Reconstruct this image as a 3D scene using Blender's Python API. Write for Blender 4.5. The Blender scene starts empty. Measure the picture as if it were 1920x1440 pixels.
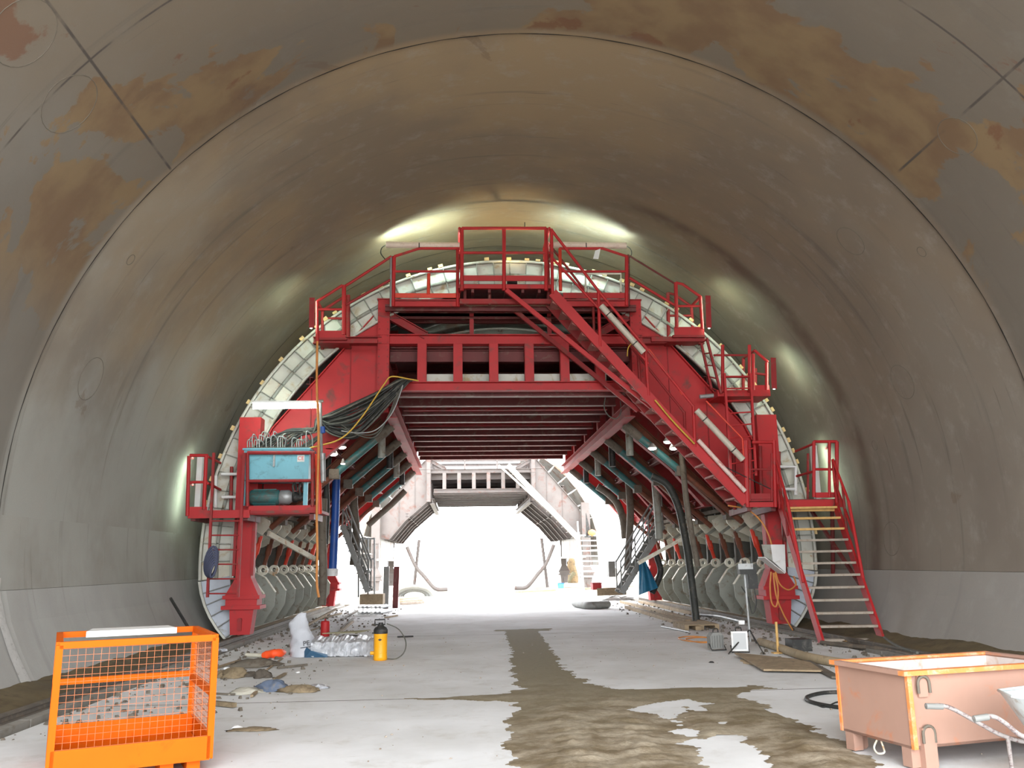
import bpy, math, random
import numpy as np
from mathutils import Vector, Matrix

random.seed(7)
SC = bpy.context.scene
COL = SC.collection

# ------------------------------------------------------------------ camera
PITCH, YAW, ROLL, CAMZ, FPX = math.radians(11.8), math.radians(3.6), math.radians(0.9), 1.6, 1600.0
_fw = Vector((math.sin(YAW)*math.cos(PITCH), math.cos(YAW)*math.cos(PITCH), math.sin(PITCH)))
_rt = Vector((math.cos(YAW), -math.sin(YAW), 0))
_up = _rt.cross(_fw)
RT = _rt*math.cos(ROLL) - _up*math.sin(ROLL)
UP = _up*math.cos(ROLL) + _rt*math.sin(ROLL)
FW = _fw
CAM = Vector((0, 0, CAMZ))
cd = bpy.data.cameras.new('camera'); cam = bpy.data.objects.new('camera', cd); COL.objects.link(cam)
cd.sensor_width = 36.0; cd.lens = FPX*36.0/1920.0; cd.clip_end = 500
M = Matrix.Identity(4)
for i in range(3):
    M[i][0], M[i][1], M[i][2], M[i][3] = RT[i], UP[i], -FW[i], CAM[i]
cam.matrix_world = M
SC.camera = cam

# ------------------------------------------------------------------ sky and exposure
w = bpy.data.worlds.new('sky'); SC.world = w; w.use_nodes = True
bg = w.node_tree.nodes['Background']
bg.inputs[0].default_value = (0.93, 0.965, 1.0, 1); bg.inputs[1].default_value = 11.0
SC.view_settings.view_transform = 'Standard'; SC.view_settings.look = 'None'
SC.view_settings.gamma = 1.0; SC.view_settings.use_curve_mapping = False
SC.view_settings.exposure = 0.0
SC.cycles.use_denoising = True; SC.cycles.adaptive_threshold = .02
SC.cycles.max_bounces = 7; SC.cycles.diffuse_bounces = 4; SC.cycles.glossy_bounces = 3
SC.cycles.sample_clamp_indirect = 6.0
MOUTH, EXIT = -1.5, 35.5

def portal(name, loc, rot, sx, sy):
    l = bpy.data.lights.new(name, 'AREA'); l.shape = 'RECTANGLE'; l.size = sx; l.size_y = sy
    l.cycles.is_portal = True
    o = bpy.data.objects.new(name, l); COL.objects.link(o); o.location = loc; o.rotation_euler = rot
portal('mouth_portal', (1.25, MOUTH, 4.9), (math.radians(90), 0, 0), 15.4, 10.2)
portal('exit_portal', (1.25, EXIT, 4.9), (math.radians(-90), 0, 0), 15.4, 10.2)

# ------------------------------------------------------------------ helpers
def ray(u, v):
    return RT*((u-960)/FPX) + FW - UP*((v-720)/FPX)
def A(u, v, Y):
    d = ray(u, v); return CAM + d*(Y/d.y)
def Z(u, v, z=0.0):
    d = ray(u, v); return CAM + d*((z-CAMZ)/d.z)
def V(*a):
    return Vector(a[0]) if len(a) == 1 else Vector(a)

class MB:
    def __init__(s): s.v = []; s.f = []; s.sm = []
    def add(s, vs, fs, smooth=False):
        n = len(s.v); s.v += [tuple(p) for p in vs]
        for f in fs: s.f.append(tuple(i+n for i in f)); s.sm.append(smooth)
        return s
    def hexa(s, p):
        return s.add(p, [(0,3,2,1),(4,5,6,7),(0,1,5,4),(1,2,6,5),(2,3,7,6),(3,0,4,7)])
    def box(s, c, d, rz=0.0):
        c = V(c); h = [x/2 for x in d]; ca, sa = math.cos(rz), math.sin(rz); P = []
        for z in (-h[2], h[2]):
            for x, y in ((-h[0],-h[1]),(h[0],-h[1]),(h[0],h[1]),(-h[0],h[1])):
                P.append((c.x+x*ca-y*sa, c.y+x*sa+y*ca, c.z+z))
        return s.hexa(P)
    def span(s, x0, x1, y0, y1, z0, z1):
        return s.box(((x0+x1)/2,(y0+y1)/2,(z0+z1)/2), (abs(x1-x0),abs(y1-y0),abs(z1-z0)))
    def bar(s, p, q, w, h, up=(0,0,1)):
        p, q = V(p), V(q); d = (q-p).normalized(); up = V(up)
        if abs(d.dot(up)) > .98: up = V(0,1,0) if abs(d.y) < .9 else V(1,0,0)
        a = d.cross(up).normalized(); b = a.cross(d).normalized()
        a *= w/2; b *= h/2
        return s.hexa([p-a-b, p+a-b, q+a-b, q-a-b, p-a+b, p+a+b, q+a+b, q-a+b])
    def ibeam(s, p, q, w, h, up=(0,0,1), t=.02, tw=.012):
        p, q = V(p), V(q); d = (q-p).normalized(); u = V(up)
        if abs(d.dot(u)) > .98: u = V(0,1,0)
        a = d.cross(u).normalized(); b = a.cross(d).normalized()
        s.bar(p+b*(h-t)/2, q+b*(h-t)/2, w, t, u); s.bar(p-b*(h-t)/2, q-b*(h-t)/2, w, t, u)
        return s.bar(p, q, tw, h-2*t, u)
    def tube(s, pts, r, n=8, cap=True):
        pts = [V(p) for p in pts]; N = len(pts); rs = r if isinstance(r, (list, tuple)) else [r]*N
        t0 = (pts[1]-pts[0]).normalized()
        a = t0.cross(V(0,0,1) if abs(t0.z) < .9 else V(1,0,0)).normalized()
        vs = []; 
        for i in range(N):
            t = (pts[min(i+1,N-1)]-pts[max(i-1,0)]).normalized()
            a = (a - t*a.dot(t)).normalized(); b = t.cross(a)
            for k in range(n):
                c = 2*math.pi*k/n; vs.append(pts[i]+(a*math.cos(c)+b*math.sin(c))*rs[i])
        fs = []
        for i in range(N-1):
            for k in range(n):
                k2 = (k+1) % n; fs.append((i*n+k, i*n+k2, (i+1)*n+k2, (i+1)*n+k))
        s.add(vs, fs, True)
        if cap:
            s.add(vs[:n], [tuple(range(n))[::-1]]); s.add(vs[-n:], [tuple(range(n))])
        return s
    def prism(s, poly, ext):
        e = V(ext); P = [V(p) for p in poly]; n = len(P)
        fs = [tuple(range(n))[::-1], tuple(range(n, 2*n))]
        for i in range(n): fs.append((i, (i+1) % n, n+(i+1) % n, n+i))
        return s.add(P+[p+e for p in P], fs)
    def lathe(s, prof, c, n=20, ax=(0,0,1), smooth=True):
        c = V(c); ax = V(ax).normalized(); a = ax.orthogonal().normalized(); b = ax.cross(a); vs = []
        for r, z in prof:
            for k in range(n):
                t = 2*math.pi*k/n; vs.append(c+ax*z+(a*math.cos(t)+b*math.sin(t))*r)
        fs = []
        for i in range(len(prof)-1):
            for k in range(n):
                k2 = (k+1) % n; fs.append((i*n+k, i*n+k2, (i+1)*n+k2, (i+1)*n+k))
        s.add(vs, fs, smooth)
        if prof[0][0] > 1e-4: s.add(vs[:n], [tuple(range(n))[::-1]])
        if prof[-1][0] > 1e-4: s.add(vs[-n:], [tuple(range(n))])
        return s
    def grid(s, rows, smooth=True, wrap=False):
        nr, nc = len(rows), len(rows[0]); fs = []
        for i in range(nr-1):
            for j in range(nc if wrap else nc-1):
                j2 = (j+1) % nc; fs.append((i*nc+j, i*nc+j2, (i+1)*nc+j2, (i+1)*nc+j))
        return s.add([p for r in rows for p in r], fs, smooth)

WL = {}
def wloc(o): return WL.get(o.name, V(0,0,0))
def mesh(name, mb, mat, parent=None, world=True):
    me = bpy.data.meshes.new(name); off = wloc(parent) if (parent and world) else V(0,0,0)
    me.from_pydata([(p[0]-off.x, p[1]-off.y, p[2]-off.z) for p in mb.v], [], mb.f)
    me.polygons.foreach_set('use_smooth', mb.sm); me.update()
    me.materials.append(mat)
    o = bpy.data.objects.new(name, me); COL.objects.link(o)
    if parent: o.parent = parent; WL[o.name] = off
    return o
def tag(o, label=None, cat=None, group=None, kind=None):
    if label: o['label'] = label
    if cat: o['category'] = cat
    if group: o['group'] = group
    if kind: o['kind'] = kind
    return o
class T:
    """a thing: an Empty at its base that parents its parts"""
    def __init__(s, name, label=None, cat=None, loc=(0,0,0), rz=0.0, group=None, kind=None):
        s.o = bpy.data.objects.new(name, None); COL.objects.link(s.o); s.o.location = loc; s.o.rotation_euler = (0,0,rz)
        s.o.empty_display_size = .1
        WL[s.o.name] = V(loc); s.world = (rz == 0.0); tag(s.o, label, cat, group, kind)
    def m(s, name, mb, mat, sub=None):
        return mesh(name, mb, mat, sub or s.o, s.world)
    def bar(s, name, p, q, w, h, mat, up=(0,0,1), sub=None): return s.m(name, MB().bar(p, q, w, h, up), mat, sub)
    def beam(s, name, p, q, w, h, mat, up=(0,0,1), sub=None): return s.m(name, MB().ibeam(p, q, w, h, up), mat, sub)
    def tube(s, name, pts, r, mat, n=8, sub=None): return s.m(name, MB().tube(pts, r, n), mat, sub)
    def box(s, name, x0, x1, y0, y1, z0, z1, mat, sub=None): return s.m(name, MB().span(x0,x1,y0,y1,z0,z1), mat, sub)
    def px(s, name, uv, Y, r, mat, n=8): return s.tube(name, [A(u, v, Y) for u, v in uv], r, mat, n)
    def pxbar(s, name, a, b, Y, w, h, mat): return s.bar(name, A(*a, Y), A(*b, Y), w, h, mat)
    def pxbox(s, name, u0, v0, u1, v1, Y0, Y1, mat):
        a, b = A(u0, v1, Y0), A(u1, v0, Y0); return s.box(name, a.x, b.x, Y0, Y1, a.z, b.z, mat)
def copytree(o, parent=None):
    c = o.copy(); COL.objects.link(c); c.parent = parent
    for ch in list(o.children): copytree(ch, c)
    return c
def thing(name, label, cat, loc, group=None, rz=0.0): return T(name, label, cat, loc, rz, group)
def single(name, mb, mat, label, cat, group=None, kind=None):
    xs = np.array(mb.v); c = V(float(xs[:,0].mean()), float(xs[:,1].mean()), float(xs[:,2].min()))
    me = bpy.data.meshes.new(name); me.from_pydata([tuple(V(p)-c) for p in mb.v], [], mb.f)
    me.polygons.foreach_set('use_smooth', mb.sm); me.update(); me.materials.append(mat)
    o = bpy.data.objects.new(name, me); COL.objects.link(o); o.location = c
    return tag(o, label, cat, group, kind)
def sag(p, q, d, n=14):
    p, q = V(p), V(q); R = []
    for i in range(n+1):
        t = i/n; a = p.lerp(q, t); a.z -= d*4*t*(1-t); R.append(a)
    return R
def smoothpts(P, k=6):
    P = [V(p) for p in P]; out = []
    for i in range(len(P)-1):
        p0, p1, p2, p3 = P[max(i-1,0)], P[i], P[i+1], P[min(i+2,len(P)-1)]
        for j in range(k):
            t = j/k
            out.append(.5*((2*p1)+(p2-p0)*t+(2*p0-5*p1+4*p2-p3)*t*t+(3*p1-p0-3*p2+p3)*t**3))
    out.append(P[-1]); return out

# ------------------------------------------------------------------ materials
def s2l(c): return tuple((x/255/12.92 if x/255 <= .04045 else ((x/255+.055)/1.055)**2.4) for x in c)
class NT:
    def __init__(s, name):
        s.mat = bpy.data.materials.new(name); s.mat.use_nodes = True; s.t = s.mat.node_tree; s.n = s.t.nodes; s.b = s.n['Principled BSDF']
    def node(s, ty, **kw):
        n = s.n.new(ty)
        for k, v in kw.items(): setattr(n, k, v)
        return n
    def L(s, a, b): s.t.links.new(a, b)
    def math(s, op, a, b=None, c=None, clamp=False):
        n = s.node('ShaderNodeMath', operation=op); n.use_clamp = clamp
        for i, x in enumerate((a, b, c)):
            if x is None: continue
            if isinstance(x, (int, float)): n.inputs[i].default_value = x
            else: s.L(x, n.inputs[i])
        return n.outputs[0]
    def noise(s, vec, scale, detail=4, rough=.55, dist=0.0):
        n = s.node('ShaderNodeTexNoise'); n.inputs['Scale'].default_value = scale; n.inputs['Detail'].default_value = detail
        n.inputs['Roughness'].default_value = rough; n.inputs['Distortion'].default_value = dist
        if vec is not None: s.L(vec, n.inputs['Vector'])
        return n.outputs['Fac']
    def ramp(s, x, lo, hi):
        n = s.node('ShaderNodeMapRange'); n.clamp = True; n.interpolation_type = 'SMOOTHSTEP'
        s.L(x, n.inputs[0]); n.inputs[1].default_value = lo; n.inputs[2].default_value = hi
        return n.outputs[0]
    def mix(s, f, a, b, mode='MIX'):
        n = s.node('ShaderNodeMix', data_type='RGBA', blend_type=mode)
        if isinstance(f, (int, float)): n.inputs[0].default_value = f
        else: s.L(f, n.inputs[0])
        for k, x in ((6, a), (7, b)):
            if isinstance(x, tuple): n.inputs[k].default_value = (*x[:3], 1)
            else: s.L(x, n.inputs[k])
        return n.outputs[2]
    def bump(s, h, st, dist=.01):
        n = s.node('ShaderNodeBump'); n.inputs['Strength'].default_value = st; n.inputs['Distance'].default_value = dist
        s.L(h, n.inputs['Height']); s.L(n.outputs[0], s.b.inputs['Normal'])
    def obj(s): return s.node('ShaderNodeTexCoord').outputs['Object']
    def pos(s): return s.node('ShaderNodeNewGeometry').outputs['Position']
def paint(name, col, dirt=None, amt=.35, rough=.55, metal=0.0, scale=2.5, var=.25, bump=0.0, ds=1.0):
    m = NT(name); c = s2l(col); p = m.obj()
    n1 = m.noise(p, scale, 5); base = m.mix(m.ramp(n1, .3, .7), tuple(x*(1-var) for x in c), c)
    if dirt:
        n2 = m.noise(p, scale*2.3*ds, 8, .65, .6)
        base = m.mix(m.ramp(n2, .62-amt*.35, .78-amt*.2), base, s2l(dirt))
    m.L(base, m.b.inputs['Base Color']); m.b.inputs['Roughness'].default_value = rough; m.b.inputs['Metallic'].default_value = metal
    if bump: m.bump(m.noise(p, scale*8, 4), bump)
    return m.mat
def emit(name, col, st):
    m = NT(name); m.b.inputs['Base Color'].default_value = (.8,.8,.8,1)
    m.b.inputs['Emission Color'].default_value = (*s2l(col), 1); m.b.inputs['Emission Strength'].default_value = st
    return m.mat

RED = paint('red_paint', (184,34,37), (118,54,48), .26, .6, 0, 1.2, .15)
REDD = paint('red_paint_worn', (158,36,38), (116,70,60), .38, .65, 0, 1.6, .25)
DRED = paint('dark_red_primer', (112,40,38), (118,92,80), .3, .6, 0, 1.5, .3)
ORED = paint('orange_red_paint', (224,66,42), (150,70,56), .2, .5, 0, 1.5, .15)
FORM = paint('form_steel_pale', (208,207,196), (170,150,112), .3, .6, 0, 1.4, .18)
FORMB = paint('form_steel_bluish', (196,202,212), (160,158,150), .25, .55, 0, 1.5, .15)
CREAM = paint('cream_paint', (226,222,204), (176,132,84), .25, .55, 0, 2.0, .15)
GREYG = paint('grey_green_rib', (158,160,150), (120,104,84), .3, .6, 0, 2.0, .15)
DIRTY = paint('dirty_concrete_steel', (112,104,92), (84,72,60), .4, .8, 0, 3.0, .3, .2)
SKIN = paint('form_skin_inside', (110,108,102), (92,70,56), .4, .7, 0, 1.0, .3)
WOODY = paint('pale_wedge_timber', (226,196,140), (170,140,96), .25, .8, 0, 6, .2)
WOOD = paint('weathered_timber', (160,140,112), (120,104,84), .35, .85, 0, 5, .3, .2)
TREAD = paint('dusty_tread', (168,156,142), (132,112,94), .35, .85, 0, 5, .2)
TREADY = paint('fresh_timber_tread', (214,172,106), (180,140,90), .25, .8, 0, 6, .2)
TEAL = paint('teal_paint', (54,112,112), (82,78,68), .55, .5, 0, 2, .2)
BLUETANK = paint('light_blue_tank', (118,182,198), (96,138,150), .3, .45, 0, 2, .12)
BLUE = paint('blue_pipe_paint', (36,84,168), (60,80,110), .2, .45, 0, 2, .2)
BLACK = paint('black_rubber', (44,44,42), (86,82,76), .35, .6, 0, 3, .3)
HOSE = paint('dusty_hose', (92,92,84), (118,112,100), .35, .75, 0, 3, .3)
DHOSE = paint('dark_hose', (56,58,54), (88,84,74), .35, .65, 0, 3, .3)
STEEL = paint('galvanised_steel', (170,172,172), (132,126,116), .3, .45, .35, 3, .2)
WHITE = paint('white_paint', (232,232,230), (190,180,166), .2, .5, 0, 3, .1)
GREY = paint('grey_paint', (140,140,136), (112,106,98), .3, .6, 0, 2, .2)
YEL = paint('yellow_cable', (206,164,60), (170,140,70), .2, .6, 0, 4, .2)
ORAC = paint('orange_cable', (214,140,70), (180,124,80), .2, .6, 0, 4, .2)
ORANGE = paint('basket_orange', (214,94,0), (192,82,2), .2, .6, 0, 2.5, .08)
ORANGE.node_tree.nodes['Principled BSDF'].inputs['Specular IOR Level'].default_value = .15
ORMESH = paint('mesh_orange', (186,104,56), (200,120,70), .2, .6, 0, 4, .2)
PINK = paint('skip_chalky_orange', (170,134,117), (184,118,84), .2, .9, 0, 1.6, .1)
SKIPO = paint('skip_bright_orange', (236,140,76), (226,170,140), .45, .6, 0, 4, .1)
HAZED = paint('hazed_gantry_steel', (104,96,92), (96,66,56), .3, .6, 0, 1.2, .2)  # grey puts glare and haze over the red paint into its colour
RUSTW = paint('rust_streaked_white', (150,147,140), (120,76,44), .4, .6, 0, .6, .1)
# ------------------------------------------------------------------ tunnel, floor, ground
XC, G, ZC, RL = 1.25, 20.0, 2.35, 7.55

def concrete(name, vault=True):
    m = NT(name); p = m.pos(); sx = m.node('ShaderNodeSeparateXYZ'); m.L(p, sx.inputs[0]); x, y, z = sx.outputs
    ang = m.math('ARCTAN2', m.math('SUBTRACT', z, ZC), m.math('SUBTRACT', x, XC))
    cv = m.node('ShaderNodeCombineXYZ'); m.L(m.math('MULTIPLY', ang, 6.0), cv.inputs[0]); m.L(m.math('MULTIPLY', y, 1.0), cv.inputs[1]); arc = cv.outputs[0]
    st = m.node('ShaderNodeCombineXYZ'); m.L(m.math('MULTIPLY', ang, 1.1), st.inputs[0]); m.L(m.math('MULTIPLY', y, 3.2), st.inputs[1]); stv = st.outputs[0]
    # grey concrete drifting to a browner cast over the crown
    brown = m.ramp(m.math('ADD', m.math('MULTIPLY', z, .1), m.math('MULTIPLY', m.noise(arc, .35, 3), .9)), .75, 1.35)
    col = m.mix(brown, s2l((156,155,148)), s2l((150,128,98)))
    side = m.ramp(m.math('ADD', m.math('MULTIPLY', x, .12), m.math('MULTIPLY', m.noise(arc, .3, 3), .5)), .3, 1.2)
    col = m.mix(m.math('MULTIPLY', side, .7), col, s2l((120,105,89)))  # right side browner, and darkened in colour to tone down its daylight
    col = m.mix(m.math('MULTIPLY', m.ramp(m.noise(arc, .28, 5, .6), .42, .62), .55), col, s2l((112,101,90)))
    # thin streaks that follow the ring direction
    col = m.mix(m.math('MULTIPLY', m.ramp(m.noise(stv, .9, 5, .65), .56, .7), .5), col, s2l((92,84,76)))
    col = m.mix(m.math('MULTIPLY', m.ramp(m.noise(stv, 2.6, 3, .6), .66, .72), .45), col, s2l((80,72,66)))
    col = m.mix(m.math('MULTIPLY', m.ramp(m.noise(arc, 2.2, 7, .7), .5, .75), .4), col, s2l((160,156,148)))
    if not vault:
        col = m.mix(.42, col, s2l((186,186,184)))
    if vault:
        # tan and rust stains with crisp rims on the block nearest the mouth
        near = m.math('MULTIPLY', m.ramp(m.math('MULTIPLY', y, -1.0), -12.15, -12.0), m.ramp(z, 4.2, 6.0))
        col = m.mix(m.math('MULTIPLY', m.ramp(m.math('MULTIPLY', y, -1.0), -12.2, -12.0), .7), col, s2l((108,101,91)))  # whole near block shaded in the colour against strong mouth daylight
        pn = m.noise(arc, .42, 8, .58, .5)
        patch = m.math('MULTIPLY', near, m.ramp(pn, .50, .515))
        tan = m.mix(m.ramp(m.noise(arc, 1.3, 5), .35, .65), s2l((138,112,74)), s2l((118,88,56)))
        col = m.mix(m.math('MULTIPLY', patch, .8), col, tan)
        col = m.mix(m.math('MULTIPLY', m.math('MULTIPLY', near, m.ramp(m.noise(arc, .8, 8, .6, .4), .62, .66)), .7), col, s2l((112,70,44)))
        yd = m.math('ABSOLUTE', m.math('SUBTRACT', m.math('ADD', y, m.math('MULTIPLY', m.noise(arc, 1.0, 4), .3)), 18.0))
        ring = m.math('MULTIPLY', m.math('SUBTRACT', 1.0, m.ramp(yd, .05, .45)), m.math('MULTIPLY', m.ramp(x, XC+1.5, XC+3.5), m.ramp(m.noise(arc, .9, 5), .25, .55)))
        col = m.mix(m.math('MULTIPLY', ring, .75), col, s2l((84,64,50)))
        rust = m.ramp(m.noise(arc, .55, 7, .6, .8), .66, .69)
        col = m.mix(m.math('MULTIPLY', rust, .4), col, s2l((104,80,60)))
        # formwork panel seams printed in the concrete of the first block
        for a0 in (42.5, 137.5):
            d = m.math('ABSOLUTE', m.math('SUBTRACT', ang, math.radians(a0)))
            l = m.math('MULTIPLY', m.math('SUBTRACT', 1.0, m.ramp(d, .0012, .0035)), m.ramp(m.math('MULTIPLY', y, -1.0), -12.2, -12.1))
            col = m.mix(m.math('MULTIPLY', l, m.ramp(m.noise(arc, 1.1, 4), .38, .55)), col, s2l((70,64,58)))
        d = m.math('ABSOLUTE', m.math('SUBTRACT', y, 9.3))
        l = m.math('MULTIPLY', m.math('SUBTRACT', 1.0, m.ramp(d, .008, .022)), m.ramp(m.math('ABSOLUTE', m.math('SUBTRACT', ang, math.pi/2)), .5, .62))
        col = m.mix(m.math('MULTIPLY', l, m.ramp(m.noise(arc, 1.3, 4), .4, .55)), col, s2l((72,66,60)))
    col = m.mix(m.math('MULTIPLY', m.noise(p, 60, 3, .7), .25), col, s2l((112,104,96)))
    m.L(col, m.b.inputs['Base Color']); m.b.inputs['Roughness'].default_value = .82
    m.bump(m.math('ADD', m.noise(arc, 3.0, 6, .6), m.math('MULTIPLY', m.noise(p, 40, 3), .25)), .22, .02)
    return m.mat
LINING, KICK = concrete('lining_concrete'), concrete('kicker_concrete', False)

def loft(profs):          # closed section loops lofted along the tunnel
    mb = MB(); n = len(profs[0])
    vs = [p for pr in profs for p in pr]; fs = []
    for i in range(len(profs)-1):
        for k in range(n):
            k2 = (k+1) % n; fs.append((i*n+k, i*n+k2, (i+1)*n+k2, (i+1)*n+k))
    fs.append(tuple(range(n))[::-1]); fs.append(tuple(range((len(profs)-1)*n, len(profs)*n)))
    mb.add(vs, fs); return mb
def arcprof(y, r, ro=8.3, n=84):
    a0 = math.asin((1.33-ZC)/RL); P = []
    for i in range(n+1):
        a = a0+(math.pi-2*a0)*i/n; P.append((XC+r*math.cos(a), y, ZC+r*math.sin(a)))
    for i in range(n, -1, -1):
        a = a0+(math.pi-2*a0)*i/n; P.append((XC+ro*math.cos(a), y, ZC+ro*math.sin(a)))
    return P
EDGES = [MOUTH, 12.2, 21.6, 31.0, EXIT]
vault = T('ceiling', 'stained grey-brown concrete vault of the road tunnel', None, (XC, MOUTH, 1.33), kind='structure')
kl = T('wall_left', 'pale concrete base wall along the left side of the tunnel', None, (XC-7, MOUTH, 0), kind='structure')
kr = T('wall_right', 'dusty concrete base wall along the right side of the tunnel', None, (XC+7, MOUTH, 0), kind='structure')
def kprof(y, s, e):
    P = [(7.475+e, 1.325), (7.36+e, .9), (7.18+e, .5), (6.9+e, 0), (6.72+e, -.35), (8.3, -.35), (8.3, 1.325)]
    return [(XC+s*a, y, b) for a, b in P]
for y0, y1 in zip(EDGES[:-1], EDGES[1:]):
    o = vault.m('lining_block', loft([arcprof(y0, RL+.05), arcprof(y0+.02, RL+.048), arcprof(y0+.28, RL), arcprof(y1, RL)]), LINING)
    o.data.polygons.foreach_set('use_smooth', [True]*len(o.data.polygons)); 
    try: o.data.set_sharp_from_angle(angle=math.radians(25))
    except Exception: pass
    for s, t in ((-1, kl), (1, kr)):
        t.m('kicker_block', loft([kprof(y0, s, .04), kprof(y0+.25, s, 0), kprof(y1, s, 0)]), KICK)
SEAL = paint('joint_dark_filler', (44,40,36), (66,60,54), .4, .95, 0, 4, .2)  # dark filler in the ring joints of the lining
for ye in EDGES[1:-1]:
    mb = MB(); rows = []; a0 = math.asin((1.33-ZC)/RL)
    for i in range(85):
        a = a0+(math.pi-2*a0)*i/84; wd = .014+.008*math.sin(i*1.7)
        rows.append([(XC+(RL-.003)*math.cos(a), ye-.006, ZC+(RL-.003)*math.sin(a)), (XC+(RL-.002)*math.cos(a), ye+wd, ZC+(RL-.002)*math.sin(a))])
    mb.grid(rows); vault.m('joint_filler', mb, SEAL)
# mortar smeared over the kicker joint on the left
MORT = paint('smeared_mortar', (186,184,180), (150,146,140), .3, .85, 0, 6, .1)
mp = [(7.47,1.5),(7.475,1.325),(7.36,.9),(7.18,.5),(6.97,.12)]
mb = MB(); rows = []
for i, (a, b) in enumerate(mp):
    wd = .05+.02*i
    rows.append([(XC-a+.012, 12.2-wd, b), (XC-a+.02, 12.2, b), (XC-a+.012, 12.2+wd, b)])
mb.grid(rows); kl.m('mortar_strip', mb, MORT)
# round imprints left by the concreting ports of the formwork
IMP = paint('port_imprint', (112,104,92), (98,90,80), .3, .9, 0, 6, .2)
def imprint(u, v, r):
    d = ray(u, v); lo, hi = 2.0, 60.0           # walk to the vault surface
    for _ in range(50):
        t = (lo+hi)/2; p = CAM+d*t; rr = math.hypot(p.x-XC, p.z-ZC)
        if rr < RL: lo = t
        else: hi = t
    p = CAM+d*lo; a0 = math.atan2(p.z-ZC, p.x-XC); P = []
    for k in range(25):
        t = 2*math.pi*k/24; a = a0+r*math.cos(t)/RL
        P.append((XC+(RL-.001)*math.cos(a), p.y+r*math.sin(t), ZC+(RL-.001)*math.sin(a)))
    vault.tube('port_imprint', P, .0055, IMP, 5)
for u, v, r in ((170,710,.36),(1595,452,.3),(1692,716,.34),(1672,1010,.34),(130,195,.4),(45,62,.4),(245,487,.09),(1728,472,.09),(1640,835,.1),(1795,255,.3)):
    imprint(u, v, r)

# floor slabs of dusty concrete between sawn joints
def slabmat():
    m = NT('dusty_slab'); p = m.pos()
    c = m.mix(m.ramp(m.noise(p, .5, 6, .6), .35, .68), s2l((208,208,207)), s2l((226,227,228)))
    c = m.mix(m.math('MULTIPLY', m.ramp(m.noise(p, 1.8, 8, .7, .4), .5, .72), .35), c, s2l((170,163,150)))
    sv = m.node('ShaderNodeMapping'); sv.inputs['Scale'].default_value = (.8, 4.5, 1); m.L(p, sv.inputs[0])
    c = m.mix(m.math('MULTIPLY', m.ramp(m.noise(sv.outputs[0], 1.6, 6, .7), .62, .72), .35), c, s2l((146,138,124)))
    m.L(c, m.b.inputs['Base Color']); m.b.inputs['Roughness'].default_value = .95; m.b.inputs['Specular IOR Level'].default_value = .1
    m.bump(m.noise(p, 25, 6, .7), .15, .01); return m.mat
SLAB = slabmat()
SUB = paint('sub_base', (70,64,54), None, 0, .95, 0, 2, .2)
fl = T('floor', 'dusty pale concrete roadway slabs with sawn joints', None, (XC, 0, 0), kind='structure')
FJ = [-6.0, 1.6, 10.95, 20.15, 29.7, 37.0]
for y0, y1 in zip(FJ[:-1], FJ[1:]):
    fl.box('floor_slab', -4.45, 6.95, y0+.012, y1-.012, -.14, 0, SLAB)
JF = paint('joint_dirt', (84,76,64), (64,56,46), .4, .95, 0, 4, .2)
for yj in FJ[1:-1]: fl.box('joint_filler', -4.45, 6.95, yj-.012, yj+.012, -.12, .0012, JF)
fl.box('sub_base', -6.2, 8.6, -6, 37, -.4, -.12, SUB)
GROUND = paint('site_ground', (178,172,160), (150,140,122), .4, .9, 0, .5, .15)
g1 = single('ground', MB().span(-70, 70, 37.0, 190, -.5, -.01), GROUND, 'pale open ground beyond the far tunnel mouth', None, kind='structure')
g2 = single('ground', MB().span(-60, 60, -90, -6.0, -.5, -.02), GROUND, 'open ground outside the near tunnel mouth', None, kind='structure')

# soil gutters along both walls
rng = np.random.default_rng(3)
def vnoise(x, y, sc, seed):
    r = np.random.default_rng(seed); tab = r.random((128, 128)); x = x*sc; y = y*sc
    xi = np.floor(x).astype(int); yi = np.floor(y).astype(int); fx = x-xi; fy = y-yi; fx = fx*fx*(3-2*fx); fy = fy*fy*(3-2*fy)
    a = tab[xi % 128, yi % 128]; b = tab[(xi+1) % 128, yi % 128]; c = tab[xi % 128, (yi+1) % 128]; d = tab[(xi+1) % 128, (yi+1) % 128]
    return (a*(1-fx)+b*fx)*(1-fy)+(c*(1-fx)+d*fx)*fy
def fbm(x, y, sc, seed, o=4):
    s = 0; a = .5
    for k in range(o): s = s+a*vnoise(x, y, sc*2**k, seed+k); a *= .5
    return s
SOIL = paint('damp_brown_soil', (104,90,62), (82,68,46), .45, .95, 0, 2.5, .3, .4)
def soil(x0, x1, hi, label, s):
    xs = np.linspace(x0, x1, 14); ys = np.arange(MOUTH, EXIT, .14); mb = MB(); rows = []
    for y in ys:
        n = fbm(xs+40, np.full_like(xs, y+40), 1.6, 11); t = (xs-x0)/(x1-x0); t = t if s > 0 else 1-t
        z = -.1+(hi+.1)*t**1.2+(n-.45)*.14
        rows.append([(x, y, zz) for x, zz in zip(xs, z)])
    mb.grid(rows); return single('soil_gutter', mb, SOIL, label, 'soil', kind='stuff')
soil(XC-7.05, -4.5, .16, 'damp brown soil gutter below the left tunnel wall', -1)
soil(7.0, XC+7.05, .2, 'damp brown soil bank below the right tunnel wall', 1)

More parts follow.
